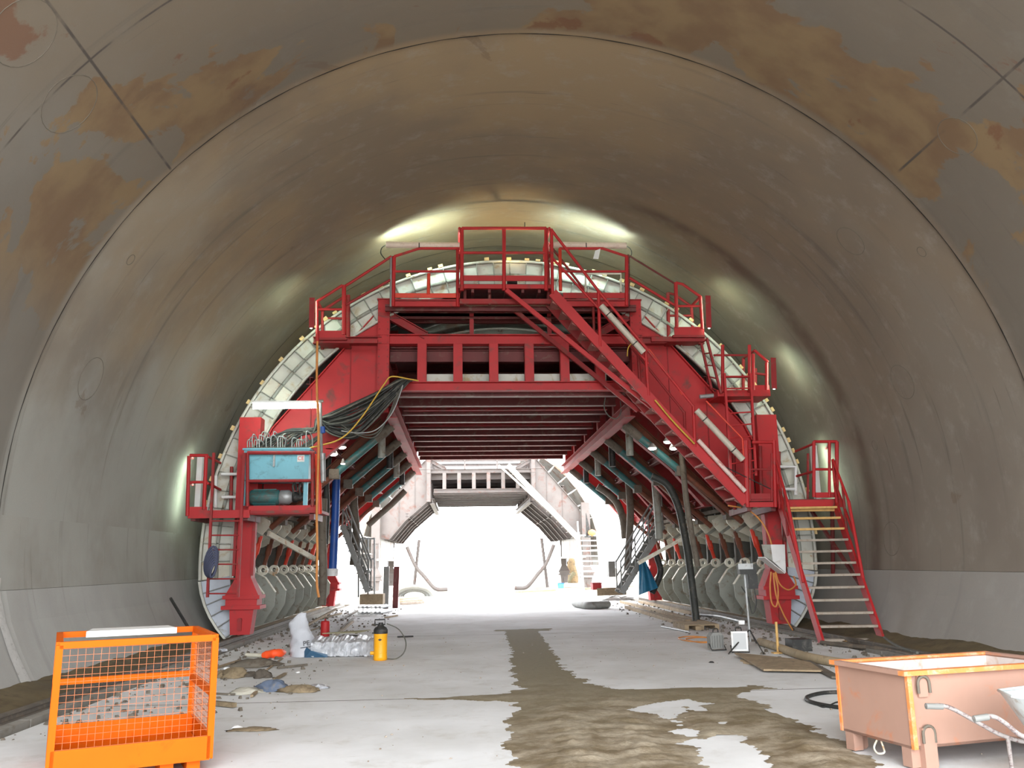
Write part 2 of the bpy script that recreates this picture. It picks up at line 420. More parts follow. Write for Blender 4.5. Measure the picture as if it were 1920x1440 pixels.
# mud: a relief laid over the slabs, only where the photograph shows it
def polyw(px): return np.array([[*Z(u, v, 0)[:2]] for u, v in px])
def sdist(px, py, poly):
    n = len(poly); d = np.full(px.shape, 1e9); ins = np.zeros(px.shape, bool)
    for i in range(n):
        a, b = poly[i], poly[(i+1) % n]; e = b-a; wx, wy = px-a[0], py-a[1]
        t = np.clip((wx*e[0]+wy*e[1])/(e@e), 0, 1); d = np.minimum(d, np.hypot(wx-t*e[0], wy-t*e[1]))
        c = ((a[1] > py) != (b[1] > py)) & (px < (b[0]-a[0])*(py-a[1])/((b[1]-a[1]) or 1e-9)+a[0]); ins ^= c
    return np.where(ins, d, -d)
MUDP = [polyw(p) for p in (
    [(944,1181),(955,1215),(958,1260),(972,1298),(880,1304),(820,1309),(760,1310),(840,1314),(975,1316),(962,1335),(944,1362),(960,1392),(948,1440),(935,1600),
     (1470,1600),(1335,1440),(1285,1392),(1262,1355),(1190,1330),(1250,1318),(1300,1302),(1400,1296),(1520,1290),(1400,1287),(1290,1290),(1150,1293),(1105,1280),(1062,1255),(1036,1222),(1008,1181)],
    [(1285,1296),(1365,1294),(1440,1330),(1530,1368),(1600,1392),(1660,1440),(1780,1600),(1560,1600),(1440,1440),(1400,1400),(1372,1368),(1330,1335)],
    [(1282,1325),(1345,1338),(1375,1375),(1320,1385),(1270,1350)],
    [(925,1184),(1030,1183),(1040,1178),(930,1181)],
    [(958,1168),(985,1166),(990,1174),(962,1176)])]
def mudmat():
    m = NT('wet_mud'); p = m.pos(); sx = m.node('ShaderNodeSeparateXYZ'); m.L(p, sx.inputs[0])
    wet = m.ramp(m.math('ADD', m.math('MULTIPLY', sx.outputs[1], .1), m.math('MULTIPLY', m.noise(p, .8, 4), .8)), 1.1, 1.75)
    dry = m.mix(m.ramp(m.noise(p, 2.2, 7, .65), .35, .65), s2l((124,109,86)), s2l((178,166,146)))
    c = m.mix(wet, dry, s2l((138,128,104)))
    c = m.mix(m.math('MULTIPLY', m.ramp(m.noise(p, 14, 5, .7), .45, .7), .35), c, s2l((112,100,80)))
    m.L(c, m.b.inputs['Base Color']); r = m.node('ShaderNodeMapRange'); m.L(wet, r.inputs[0]); r.inputs[3].default_value = .95; r.inputs[4].default_value = .8; m.b.inputs['Specular IOR Level'].default_value = .06; m.L(r.outputs[0], m.b.inputs['Roughness'])
    m.bump(m.noise(p, 22, 7, .75), .9, .02); return m.mat
xs = np.arange(-1.6, 6.6, .04); ys = np.concatenate([np.arange(4.6, 12, .035), np.arange(12, 21.6, .06)])
GX, GY = np.meshgrid(xs, ys); mk = np.full(GX.shape, -9.0)
for P in MUDP: mk = np.maximum(mk, sdist(GX, GY, P))
edge = mk+(fbm(GX+60, GY*2.2+60, 2.4, 21, 5)-.47)*.34*np.clip((22-GY)/8, .5, 1.2)
hgt = np.clip(edge/.5, 0, 1)
near = np.clip((12.2-GY)/4, 0, 1)
rut = .5+.5*np.sin((GX-1.0-.06*GY)*9.0)
lug = .5+.5*np.sign(np.sin(GY*30+3*fbm(GX, GY, 2.0, 51, 2)))*np.where(rut > .45, 1, 0)
HZ = .0015+hgt*(.004+near*(.008+.05*fbm(GX+9, GY+9, 5.0, 31, 4)*(.4+.8*rut)+.05*np.clip(fbm(GX+5, GY+5, 9.0, 41, 4)-.35, 0, 1)+.006*lug))-np.where(edge < 0, .02, 0)
idx = -np.ones(GX.shape, int); keep = edge > -.03
cell = keep[:-1,:-1] & keep[1:,:-1] & keep[:-1,1:] & keep[1:,1:]
use = np.zeros(GX.shape, bool); use[:-1,:-1] |= cell; use[1:,:-1] |= cell; use[:-1,1:] |= cell; use[1:,1:] |= cell
idx[use] = np.arange(use.sum()); mb = MB()
ii, jj = np.nonzero(cell)
mb.v = list(zip(GX[use].tolist(), GY[use].tolist(), HZ[use].tolist()))
mb.f = list(zip(idx[ii,jj].tolist(), idx[ii,jj+1].tolist(), idx[ii+1,jj+1].tolist(), idx[ii+1,jj].tolist())); mb.sm = [True]*len(mb.f)
single('mud', mb, mudmat(), 'wet brown mud smeared along the middle of the roadway', 'mud', kind='stuff')

# gantry rails on both sides of the roadway
RAILM = paint('rusty_rail', (104,96,86), (128,112,96), .4, .7, .2, 3, .25)
PADM = paint('rail_bed_concrete', (150,146,138), (120,110,96), .4, .9, 0, 2, .2)
for s, lab in ((-1, 'steel gantry rail on a concrete bed beside the left soil gutter'), (1, 'steel gantry rail on a concrete bed beside the right soil bank')):
    x = XC+s*6.04; t = T('gantry_rail', lab, 'rail', (x, 6, 0), group='gantry rails')
    y1 = EXIT; y0 = 3.0
    for k in range(14):
        a = y0+(y1-y0)*k/14; t.box('rail_bed', x-.2, x+.2, a+.015, a+(y1-y0)/14-.015, -.12, .03, PADM)
    t.m('rail', MB().span(x-.06, x+.06, y0, y1, .03, .045).span(x-.012, x+.012, y0, y1, .045, .1).span(x-.035, x+.035, y0, y1, .1, .125), RAILM)
RUST = paint('rusty_strut', (128,74,52), (92,62,48), .4, .75, 0, 2, .3)
# ------------------------------------------------------------------ red formwork gantry
def gantry(name, label, Y0, L, M1, M2, M3, full=True):
    t = T(name, label, 'gantry', (XC, Y0, 0))
    x = lambda r: XC+r
    # rows of roof beams at the lower and the upper level
    nb = 11
    for k in range(nb):
        y = Y0+.35+k*(L-.7)/(nb-1)
        t.beam('roof_beam', (x(-2.8), y, 5.68), (x(2.8), y, 5.68), .2, .28, M3)
        if k % 2 == 0: t.beam('deck_beam', (x(-2.95), y, 6.55), (x(2.95), y, 6.55), .18, .3, M3)
    t.box('deck_plate', x(-2.9), x(2.9), Y0+.2, Y0+L-.2, 6.72, 6.75, M3)
    t.box('roof_plate', x(-2.75), x(2.75), Y0+.3, Y0+L-.2, 5.83, 5.85, M3)
    for s in (-1, 1):
        t.beam('edge_beam', (x(s*2.85), Y0+.05, 5.14), (x(s*2.85), Y0+L, 5.14), .26, .3, M2)
        t.beam('side_beam', (x(s*3.05), Y0, 6.6), (x(s*3.05), Y0+L, 6.6), .2, .4, M2)
    # portal frames: legs, knees and columns
    nf = 6
    for k in range(nf):
        y = Y0+k*L/(nf-1); front = (k == 0)
        m = M1 if front or k == nf-1 else M2
        for s in (-1, 1):
            P = [(2.92,7.62),(3.2,7.62),(3.3,7.5),(5.62,4.75),(5.78,4.4),(5.78,3.0),(5.3,3.0),(4.45,4.0),(2.92,5.32)]
            kp = t.m('knee_plate', MB().prism([(x(s*a), y+.1, b) for a, b in P], (0, .02, 0)), m)
            mb = MB()
            for (a, b) in ((P[2], P[3]), (P[3], P[4])):
                mb.bar((x(s*a[0]), y+.11, a[1]), (x(s*b[0]), y+.11, b[1]), .24, .025, (s*.76, 0, .65))
            for (a, b) in ((P[6], P[7]), (P[7], P[8])):
                mb.bar((x(s*a[0]), y+.11, a[1]), (x(s*b[0]), y+.11, b[1]), .24, .025, (s*.76, 0, .65))
            t.m('flange', mb, m, kp)
            if front:
                a, b = (3.75, 6.95), (3.75, 4.7)
                t.bar('stiffener', (x(s*3.85), y+.085, 6.72), (x(s*3.85), y+.085, 4.72), .02, .03, M2, (0,1,0), kp)
                t.bar('stiffener', (x(s*4.75), y+.085, 5.7), (x(s*4.75), y+.085, 3.75), .02, .03, M2, (0,1,0), kp)
                t.bar('splice_plate', (x(s*3.2), y+.08, 7.05), (x(s*3.75), y+.08, 7.05), .02, .12, m, (0,0,1), kp)
            # column with bolted flanges
            c = t.beam('column', (x(s*3.06), y+.02, 5.1), (x(s*3.06), y+.02, 7.85), .26, .28, m, (1,0,0))
            if front:
                mb = MB()
                for i in range(15):
                    z = 5.25+i*.17
                    for dx in (-.1, .1): mb.box((x(s*3.06)+dx, y-.115, z), (.03, .02, .03))
                cm = MB().span(x(s*3.06)-.13, x(s*3.06)+.13, y-.11, y-.095, 5.1, 7.85)
                t.m('face_plate', cm, m, c); t.m('bolt_row', mb, M2, c)
                t.box('cap_plate', x(s*3.06)-.16, x(s*3.06)+.16, y-.14, y+.18, 7.85, 7.88, M2, c)
                t.box('stub', x(s*3.06)-.1, x(s*3.06)+.12, y+.2, y+.45, 7.4, 8.1, M2, c)
            t.beam('diagonal_brace', (x(s*2.95), y+.05, 7.5), (x(s*2.05), y+.05, 6.98), .2, .2, M2)
            # top chord post between the upper beam and the platform level
            if front: t.bar('hanger', (x(s*.95), y+.1, 6.9), (x(s*.95), y+.1, 7.65), .1, .1, M2)
        t.beam('upper_beam', (x(-3.2), y, 6.87), (x(3.2), y, 6.87), .26, .24, m)
        t.beam('lower_beam', (x(-2.75), y, 5.72), (x(2.75), y, 5.72), .26, .22, m)
        if k < 2: t.beam('top_beam', (x(-3.0), y+.1, 7.5), (x(3.0), y+.1, 7.5), .16, .16, M3)
        if front or k == nf-1:
            for i in range(6):
                t.beam('post', (x((i-2.5)*.857), y, 5.83), (x((i-2.5)*.857), y, 6.75), .2, .22, m, (1,0,0))
                if front: t.box('post_face', x((i-2.5)*.857)-.1, x((i-2.5)*.857)+.1, y-.125, y-.11, 5.83, 6.75, m)
    for s in (-1, 1):
        for j, y in enumerate((Y0-.34, Y0+L-1.2)):
            xl = x(s*6.04); lg = t.m('leg', MB().span(xl-.24, xl+.24, y-.02, y+.42, 2.75, 4.95).span(xl-.17, xl+.17, y+.02, y+.38, 1.35, 2.75), M1)
            mb = MB().prism([(xl-.17,y+.02,1.35),(xl+.17,y+.02,1.35),(xl+.36,y-.05,.98),(xl-.36,y-.05,.98)], (0,.4,0))
            mb.span(xl-.4, xl+.4, y-.1, y+.5, .9, .98).span(xl-.34, xl+.34, y-.06, y+.44, .76, .9).span(xl-.42, xl+.42, y-.1, y+.5, .68, .76)
            t.m('jack_collar', mb, M1, lg)
            t.m('jack_foot', MB().prism([(xl-.26,y,.68),(xl+.26,y,.68),(xl+.2,y,.14),(xl-.22,y,.14)], (0,.38,0)), M1, lg)
            t.m('foot_pin', MB().lathe([(.05,-.03),(.05,.46)], (xl-.02,y-.02,.45), 10, (0,1,0)).box((xl-.02,y-.02,.36), (.09,.03,.26)), M2, lg)
            t.m('wheel', MB().lathe([(.13,0),(.14,.02),(.14,.1),(.13,.12)], (xl-.06,y+.2,.265), 16, (1,0,0)), DIRTY, lg)
            for dx in (-.2, .2):
                t.bar('leg_flange', (xl+dx, y-.03, 1.4), (xl+dx, y-.03, 2.75), .06, .03, M2, (0,1,0), lg)
        # long struts that tie the frames together along the tunnel
        t.beam('tie_beam', (x(s*5.6), Y0+.1, 3.15), (x(s*5.6), Y0+L, 3.15), .2, .24, M2)
        t.beam('tie_beam', (x(s*4.3), Y0+.1, 4.35), (x(s*4.3), Y0+L, 4.35), .16, .18, M3)
        t.beam('tie_beam', (x(s*4.8), Y0+.1, 5.9), (x(s*4.8), Y0+L, 5.9), .16, .18, M3)
    return t
gt = gantry('formwork_gantry', 'red steel formwork gantry spanning the roadway inside the tunnel', G, 13.5, RED, REDD, DRED)
# cantilever beams that carry the small step platforms
for s in (-1, 1):
    gt.beam('cantilever', (XC+s*3.1, G-.05, 6.84), (XC+s*4.72, G-.05, 6.84), .2, .17, REDD)
gt.box('cable_tray', XC-2.2, XC+2.35, G+.3, G+.6, 5.86, 6.1, FORM)
gt.box('front_deck', XC-3.0, XC+3.0, G-.5, G+.7, 7.58, 7.62, DRED)
for yy in (G-.45, G+.1, G+.6):
    gt.beam('deck_joist', (XC-3.0, yy, 7.52), (XC+3.0, yy, 7.52), .1, .12, DRED)

# ------------------------------------------------------------------ formwork shell
RS, ZS, LS = 7.1, 1.8, 13.2
sh = T('formwork_shell', 'pale steel arch formwork ring around the red gantry', 'formwork', (XC, G, 0))
def rp(a, r, y): a = math.radians(a); return (XC+r*math.cos(a), y, ZS+r*math.sin(a))
a0 = -4.0
def arcstrip(r0, r1, y0, y1, n=96, s0=a0, s1=180-a0):
    mb = MB(); P = []
    for i in range(n+1):
        a = s0+(s1-s0)*i/n; P.append([rp(a, r0, y0), rp(a, r1, y0), rp(a, r1, y1), rp(a, r0, y1)])
    mb.grid(P, True, True); mb.add(P[0], [(0,1,2,3)]); mb.add(P[-1], [(3,2,1,0)]); return mb
sk = sh.m('skin', arcstrip(RS-.012, RS, G-.02, G+LS), FORM)
sh.m('outer_flange', arcstrip(RS-.05, RS+.005, G-.06, G+.0), FORM)
sh.m('middle_flange', arcstrip(6.69, 6.75, G-.05, G+.1), GREYG)
sh.m('inner_flange', arcstrip(6.38, 6.42, G-.05, G+.12), FORM)
dA = 3.3; nseg = int((180-2*a0)/dA)
dA = (180-2*a0)/nseg
pm = {}
for i in range(nseg):
    for r0, r1 in ((6.75, RS-.05), (6.42, 6.69)):
        s, e = a0+i*dA+.1, a0+(i+1)*dA-.1
        mb = MB().prism([rp(s, r0, G+.04), rp(e, r0, G+.04), rp(e, r1, G+.04), rp(s, r1, G+.04)], (0, .012, 0))
        sh.m('web_panel', mb, FORM if (i*7) % 11 else CREAM)
    if i:
        a = a0+i*dA; p, q = rp(a, 6.42, G), rp(a, RS-.05, G)
        sh.bar('stiffener', p, q, .02, .1, GREYG, (0,1,0))
for a in list(np.cumsum([3.2]+[random.choice((2.2,3.6,4.4,5.6)) for _ in range(46)])):
    if a > 178: break
    z = random.uniform(.05, .09)
    p = V(rp(a, RS+z*.5, G-.02)); o = sh.m('timber_wedge', MB().bar(V(rp(a-.45, RS+z*.5, G-.02)), V(rp(a+.45, RS+z*.5, G-.02)), .12, z, (0,0,1) if 30 < a < 150 else (1,0,0)), WOODY)
# ring ribs and stringers on the inside of the skin
for k in range(1, 10):
    y = G+k*LS/9.5
    sh.m('ring_rib', arcstrip(6.55, RS-.012, y, y+.015, 64), SKIN)
    sh.m('rib_flange', arcstrip(6.52, 6.55, y-.06, y+.075, 64), SKIN)
for a in range(6, 180, 12):
    sh.bar('stringer', rp(a, 6.85, G+.1), rp(a, 6.85, G+LS), .08, .08, SKIN)
# lower hinged side forms with gusset ribs, lugs and red spindles
def quad(p0, p1, p2, n):
    return [tuple((1-t)**2*a+2*t*(1-t)*b+t*t*c for a, b, c in zip(p0, p1, p2)) for t in [i/n for i in range(n+1)]]
for s in (-1, 1):
    out = quad((7.08,1.28),(6.98,.6),(6.46,.04), 5); inn = quad((6.42,1.4),(6.42,.9),(6.02,.36), 5)
    mb = MB(); mb.grid([[(XC+s*a, G-.06, b), (XC+s*a, G+LS, b)] for a, b in out]); mb.grid([[(XC+s*(a-.02), G-.06, b), (XC+s*(a-.02), G+LS, b)] for a, b in out])
    mb.grid([[(XC+s*(a-.05), G-.07, b), (XC+s*(a+.01), G-.07, b)] for a, b in out])
    sf = sh.m('side_form_skin', mb, FORM)
    for i in range(5):
        sh.m('web_panel', MB().prism([(XC+s*(out[i][0]-.03), G+.03, out[i][1]), (XC+s*(out[i+1][0]-.03), G+.03, out[i+1][1]+.015), (XC+s*inn[i+1][0], G+.03, inn[i+1][1]+.015), (XC+s*inn[i][0], G+.03, inn[i][1])], (0,.012,0)), FORMB)
        sh.bar('stiffener', (XC+s*out[i+1][0], G, out[i+1][1]), (XC+s*inn[i+1][0], G, inn[i+1][1]), .02, .1, GREY, (0,1,0))
    for k in range(9):
        y = G+1.3+k*1.33
        P = [(6.98,1.7),(6.55,1.5),(6.2,1.32),(5.93,.95),(5.95,.6),(6.22,.16),(6.55,.08),(6.75,.3),(6.95,.7),(7.06,1.2)]
        rb = sh.m('gusset_rib', MB().prism([(XC+s*a, y, b) for a, b in P], (0,.03,0)), GREYG)
        mb = MB()
        for a, b in ((P[1],P[2]),(P[2],P[3])): mb.bar((XC+s*a[0], y+.015, a[1]), (XC+s*b[0], y+.015, b[1]), .13, .02, (s*-.6,0,.8))
        sh.m('rib_edge', mb, CREAM, rb)
        def lug(cx, cz, r, par, mat, tilt=0):
            mb = MB(); n = 16; ring = [];
            o_ = [(cx+r*math.cos(2*math.pi*i/n), cz+r*math.sin(2*math.pi*i/n)) for i in range(n)]
            i_ = [(cx+.45*r*math.cos(2*math.pi*i/n), cz+.45*r*math.sin(2*math.pi*i/n)) for i in range(n)]
            for (yy, fl_) in ((y-.03, 0), (y+.06, 1)):
                mb.grid([[(XC+s*a, yy, b) for a, b in o_], [(XC+s*a, yy, b) for a, b in i_]], False, True)
            mb.grid([[(XC+s*a, y-.03, b) for a, b in o_], [(XC+s*a, y+.06, b) for a, b in o_]], False, True)
            mb.grid([[(XC+s*a, y-.03, b) for a, b in i_], [(XC+s*a, y+.06, b) for a, b in i_]], False, True)
            sh.m('lug', mb, mat, par)
        lug(6.27, 1.5, .13, rb, CREAM)
        P = [(7.0,2.95),(6.15,2.86),(5.86,2.68),(5.86,2.55),(6.02,2.36),(6.3,2.25),(6.6,2.1),(6.95,2.05)]
        br = sh.m('hinge_bracket', MB().prism([(XC+s*a, y, b) for a, b in P], (0,.05,0)), CREAM)
        lug(5.98, 2.6, .13, br, CREAM)
        sh.m('hinge_arm', MB().bar((XC+s*6.05, y-.01, 2.3), (XC+s*6.75, y-.01, 2.75), .03, .08, (0,0,1)), GREYG, br)
        sh.m('spindle', MB().tube([(XC+s*6.06,y+.02,2.32),(XC+s*6.1,y+.02,2.14),(XC+s*6.12,y+.02,2.12),(XC+s*6.17,y+.02,1.9),(XC+s*6.18,y+.02,1.87),(XC+s*6.27,y+.02,1.55)], [.05,.05,.075,.075,.05,.05], 10), ORED if (k % 3 == 0) else RUST, br)
    # tie rails
    sh.bar('walkway_rail', (XC+s*6.3, G+.9, 2.98), (XC+s*6.3, G+LS, 2.98), .12, .1, DIRTY)
    sh.bar('base_timber', (XC+s*6.25, G+.9, .05), (XC+s*6.25, G+LS, .05), .3, .1, WOOD)

# hydraulic struts, dark and rusty, between the portal frames
for s in (-1, 1):
    for k in range(5):
        y = G+1.35+k*2.7
        c = thing('hydraulic_strut', 'teal hydraulic strut %s the %s side frames of the red gantry' % (['in the first bay of','in the second bay of','in the third bay of','in the fourth bay of','in the last bay of'][k], 'left' if s < 0 else 'right'), 'strut', (XC+s*5.6, y, 2.7), 'struts between the gantry frames')
        p, q = V(XC+s*2.95, y, 5.0), V(XC+s*5.85, y, 2.5); md = p.lerp(q, .48)
        c.tube('strut_barrel', [p, p.lerp(q,.14)], .12, DIRTY, 12); c.tube('strut_barrel', [p.lerp(q,.14), md], .1, TEAL, 12); c.tube('rod', [md, q], .07, RUST, 10)
        c.box('clevis', md.x-.12, md.x+.12, y-.12, y+.12, md.z-.12, md.z+.12, DIRTY)
    for k in range(4):
        y = G+2.0+k*2.7
        c = thing('gantry_strut', '%s strut behind the %s knee of the red gantry, %s' % ('rust brown', 'left' if s < 0 else 'right', ['nearest one','second one','third one','farthest one'][k]), 'strut', (XC+s*5.7, y, 2.6), 'rusty struts behind the knees')
        c.beam('girder', (XC+s*3.2, y, 5.2), (XC+s*5.75, y, 2.75), .22, .26, RUST); c.box('end_plate', XC+s*5.75-.15, XC+s*5.75+.15, y-.15, y+.15, 2.6, 2.8, DIRTY)
        c.tube('stub_pipe', [(XC+s*3.3, y+.5, 5.05), (XC+s*3.3, y+.5, 4.35)], .1, BLACK if k % 2 else GREYG, 10)

# ------------------------------------------------------------------ upper platforms and guard rails
Yp = 18.95
t = thing('platform', 'topmost red platform with guard rail at the crown of the gantry', 'platform', (A(945,545,Yp).x, Yp, 7.7))
for u in (866, 945, 1024): t.px('post', [(u,428),(u,545)], Yp, .045, RED)
t.px('rail', [(866,428),(1024,428)], Yp, .04, RED); t.px('rail', [(866,474),(1024,474)], Yp, .035, RED)
t.pxbox('toe_board', 866, 517, 1024, 526, Yp, Yp+.03, RED)
a, b = A(862,533,Yp), A(1036,541,Yp)
t.box('deck_frame', a.x, b.x, Yp, Yp+.08, b.z, a.z, RED)
t.box('deck', a.x, b.x, Yp+.03, G+.3, a.z-.02, a.z+.02, DRED)
for uu in (862, 1033):
    x_ = A(uu,540,Yp).x; z1 = A(uu,428,Yp).z; z2 = A(uu,474,Yp).z
    t.box('side_frame', x_-.03, x_+.03, Yp, G+.3, b.z, a.z, REDD)
    t.tube('rail', [(x_, Yp, z1), (x_, G+.2, z1)], .035, RED); t.tube('rail', [(x_, Yp, z2), (x_, G+.2, z2)], .035, RED)
    t.tube('post', [(x_, G+.2, b.z), (x_, G+.2, z1)], .04, RED)
for x_ in np.linspace(a.x+.3, b.x-.3, 5): t.bar('joist', (x_, Yp+.1, b.z-.02), (x_, G+.2, b.z-.02), .06, .1, DRED)
t.box('under_plank', a.x+.1, b.x-.1, Yp+.35, Yp+.6, A(900,558,Yp).z-.03, A(900,556,Yp).z+.02, WOOD)
t.bar('beam', A(862,566,Yp+.3), A(1036,566,Yp+.3), .1, .12, REDD)
for u in (872, 918, 1028): t.px('hanger', [(u,541),(u,572)], Yp+.3, .04, DRED)
t.bar('brace', A(949,544,18.9), A(1222,764,18.9), .08, .1, RED); t.bar('brace', A(945,566,19.7), A(1196,770,19.7), .08, .1, REDD)
t.px('rod', [(984,428),(984,417)], Yp, .012, BLACK, 6)

Y2 = 19.3
t = thing('platform', 'red platform with guard rail left of the topmost platform', 'platform', (A(800,573,Y2).x, Y2, 7.3))
t.px('rail', [(739,481),(786,466),(862,466)], Y2, .035, RED); t.px('rail', [(739,509),(862,509)], Y2, .03, RED)
t.px('post', [(739,481),(737,575)], Y2, .045, RED); t.px('post', [(804,513),(803,552)], Y2, .04, ORED)
t.pxbox('toe_board', 739, 550, 862, 558, Y2, Y2+.03, ORED); t.pxbox('deck_frame', 736, 565, 862, 574, Y2, Y2+.08, RED)
a, b = A(736,562,Y2), A(862,562,Y2); t.box('deck', a.x, b.x, Y2, G+.8, a.z-.02, a.z+.02, REDD)
t.tube('post', [A(858,466,Y2), A(858,575,Y2)], .04, RED)
t = thing('platform', 'red platform with guard rail right of the topmost platform', 'platform', (A(1110,573,Y2).x, Y2, 7.3))
t.px('rail', [(1049,466),(1130,466),(1176,481)], Y2, .035, RED); t.px('rail', [(1050,509),(1174,509)], Y2, .03, RED)
t.px('post', [(1175,481),(1175,573)], Y2, .045, RED); t.px('post', [(1050,466),(1051,545)], Y2, .04, ORED)
t.px('bracket', [(1098,548),(1098,513),(1164,513),(1164,548)], Y2+.05, .03, CREAM)
t.pxbox('toe_board', 1056, 549, 1177, 559, Y2, Y2+.03, RED); t.pxbox('deck_frame', 1050, 565, 1178, 574, Y2, Y2+.08, RED)
a, b = A(1050,562,Y2), A(1178,562,Y2); t.box('deck', a.x, b.x, Y2, G+.8, a.z-.02, a.z+.02, REDD)
# paper notice fluttering on the right rail
pn = MB(); pn.grid([[A(1116,470,Y2-.05), A(1126,466,Y2-.05)], [A(1114,478,Y2-.1), A(1124,476,Y2-.06)], [A(1112,485,Y2-.06), A(1122,486,Y2-.1)]])
single('paper_tag', pn, WHITE, 'white paper tag tied to the rail of the right upper platform', 'paper')
# chains of handrail down to the step platforms
t = thing('handrail', 'sloping red handrail between the left upper platform and the left step platform', 'handrail', A(690,560,Y2))
t.px('rail', [(734,481),(648,536)], Y2, .035, RED); t.px('rail', [(732,525),(648,572)], Y2, .035, REDD); t.px('post', [(733,480),(733,575)], Y2, .03, GREY)
t = thing('handrail', 'sloping red handrail between the right upper platform and the right step platform', 'handrail', A(1220,560,Y2))
t.px('rail', [(1177,478),(1264,531)], Y2, .025, DRED); t.px('rail', [(1180,521),(1266,573)], Y2, .035, RED); t.px('post', [(1178,478),(1179,573)], Y2, .03, DRED)
t = thing('step_platform', 'small red step platform with guard rail on the left shoulder of the gantry', 'platform', (A(620,640,19.2).x, 19.2, 6.6))
for Ys, m_ in ((19.2, RED), (19.95, REDD)):
    t.px('post', [(595,565),(595,640)], 19.2, .04, m_) if Ys == 19.2 else t.tube('post', [V(A(595,565,19.2))+V(0,.75,0), V(A(595,640,19.2))+V(0,.75,0)], .04, m_)
    o_ = V(0, Ys-19.2, 0)
    t.tube('post', [A(645,535,19.2)+o_, A(645,628,19.2)+o_], .05, m_); t.tube('rail', [A(595,565,19.2)+o_, A(642,535,19.2)+o_], .035, m_); t.tube('rail', [A(596,580,19.2)+o_, A(645,580,19.2)+o_], .03, m_)
t.tube('rail', [A(595,565,19.2), A(595,565,19.2)+V(0,.75,0)], .035, RED)
t.pxbox('toe_board', 594, 620, 648, 633, 19.2, 19.23, RED); t.pxbox('deck', 593, 633, 650, 637, 19.2, 20.2, REDD)
t.pxbox('beam', 593, 636, 708, 643, 19.3, 19.4, REDD)
t = thing('step_platform', 'small red step platform with guard rail on the right shoulder of the gantry', 'platform', (A(1290,635,19.2).x, 19.2, 6.6))
for dy, m_ in ((0, RED), (.8, REDD)):
    o_ = V(0, dy, 0)
    t.tube('post', [A(1267,530,19.2)+o_, A(1269,615,19.2)+o_], .045, m_); t.tube('post', [A(1313,556,19.2)+o_, A(1317,617,19.2)+o_], .04, m_)
    t.tube('rail', [A(1267,530,19.2)+o_, A(1280,533,19.2)+o_, A(1313,556,19.2)+o_], .035, m_); t.tube('rail', [A(1268,574,19.2)+o_, A(1314,574,19.2)+o_], .03, m_)
t.tube('rail', [A(1313,556,19.2), A(1313,556,19.2)+V(0,.8,0)], .035, RED)
t.pxbox('toe_board', 1265, 613, 1320, 628, 19.2, 19.23, RED); t.pxbox('deck', 1262, 628, 1322, 632, 19.2, 20.1, REDD); t.pxbox('beam', 1222, 632, 1322, 640, 19.3, 19.4, REDD)
# mid right platform with ladder
t = thing('step_platform', 'red platform with open rails above the long ladder on the right', 'platform', (A(1400,745,19.1).x, 19.1, 5.5))
for u, v0, v1, dy in ((1355,647,735,0),(1405,647,735,0),(1415,662,738,.1),(1440,678,738,.1),(1417,655,735,.9),(1441,675,735,.9)):
    o_ = V(0, dy, 0); t.tube('post', [A(u,v0,19.1)+o_, A(u,v1,19.1)+o_], .04, RED if dy < .5 else REDD)
t.px('rail', [(1338,666),(1405,666)], 19.15, .025, REDD); t.px('rail', [(1352,707),(1405,707)], 19.15, .025, REDD); t.px('rail', [(1415,657),(1440,679)], 19.2, .035, RED)
t.tube('rail', [A(1415,657,19.2), A(1415,657,19.2)+V(0,.8,0)], .03, REDD); t.px('rail', [(1415,700),(1440,703)], 19.2, .03, REDD)
t.pxbox('toe_board', 1414, 722, 1442, 738, 19.2, 19.23, RED); t.pxbox('deck', 1346, 731, 1444, 743, 19.15, 20.0, RED)
t.px('bolt_pipe', [(1312,744),(1346,741)], 19.5, .05, STEEL)

def ladder(label, l0, l1, r0, r1, n, mat, rw=.03, rr=.018, lo=.03, hi=.97):
    t = thing('ladder', label, 'ladder', V(l1).lerp(V(r1), .5), 'red ladders on the gantry')
    t.bar('side_rail', l0, l1, .05, .06, mat); t.bar('side_rail', r0, r1, .05, .06, mat)
    for i in range(n):
        f = lo+(hi-lo)*i/(n-1); t.tube('rung', [V(l0).lerp(V(l1), f), V(r0).lerp(V(r1), f)], rr, mat, 6)
    return t
ladder('short slanted red ladder below the right step platform', A(1314,640,19.4), A(1334,730,19.4), A(1325,634,19.1), A(1352,738,19.1), 5, REDD)
ladder('long upright red ladder on the right knee of the gantry', A(1358,700,18.85), A(1371,900,18.85), A(1407,700,18.85), A(1417,892,18.85), 9, RED)

# ------------------------------------------------------------------ main stair along the face
t = thing('access_stair', 'long red access stair descending right across the gantry face', 'stair', (A(1400,945,18.7).x, 18.7, 2.8))
P0, P1 = A(1036,549,18.6), A(1398,942,18.6); dY = V(0,.8,0)
t.bar('stringer', P0, P1, .05, .22, RED); t.bar('stringer', P0+dY, P1+dY, .05, .22, REDD)
nt = 19
TRP = paint('tread_underside', (186,120,112), (120,84,76), .35, .7, 0, 3, .25)
for i in range(nt):
    p = P0.lerp(P1, (i+.6)/nt); t.box('tread', p.x-.14, p.x+.14, p.y+.03, p.y+.77, p.z-.02, p.z+.02, TRP)
    t.bar('tread_bracket', (p.x-.12, p.y+.1, p.z-.03), (p.x+.1, p.y+.1, p.z-.16), .03, .05, TRP)
R0 = [A(1033,430,18.6), A(1124,548,18.6), A(1210,651,18.6), A(1300,762,18.6), A(1394,852,18.6)]
t.tube('handrail', R0[:4], .035, RED)
t.tube('handrail', [A(1324,752,18.6), A(1392,822,18.6), A(1394,856,18.6)], .02, ORED)
t.tube('handrail', [p+dY for p in R0[:4]], .03, REDD)
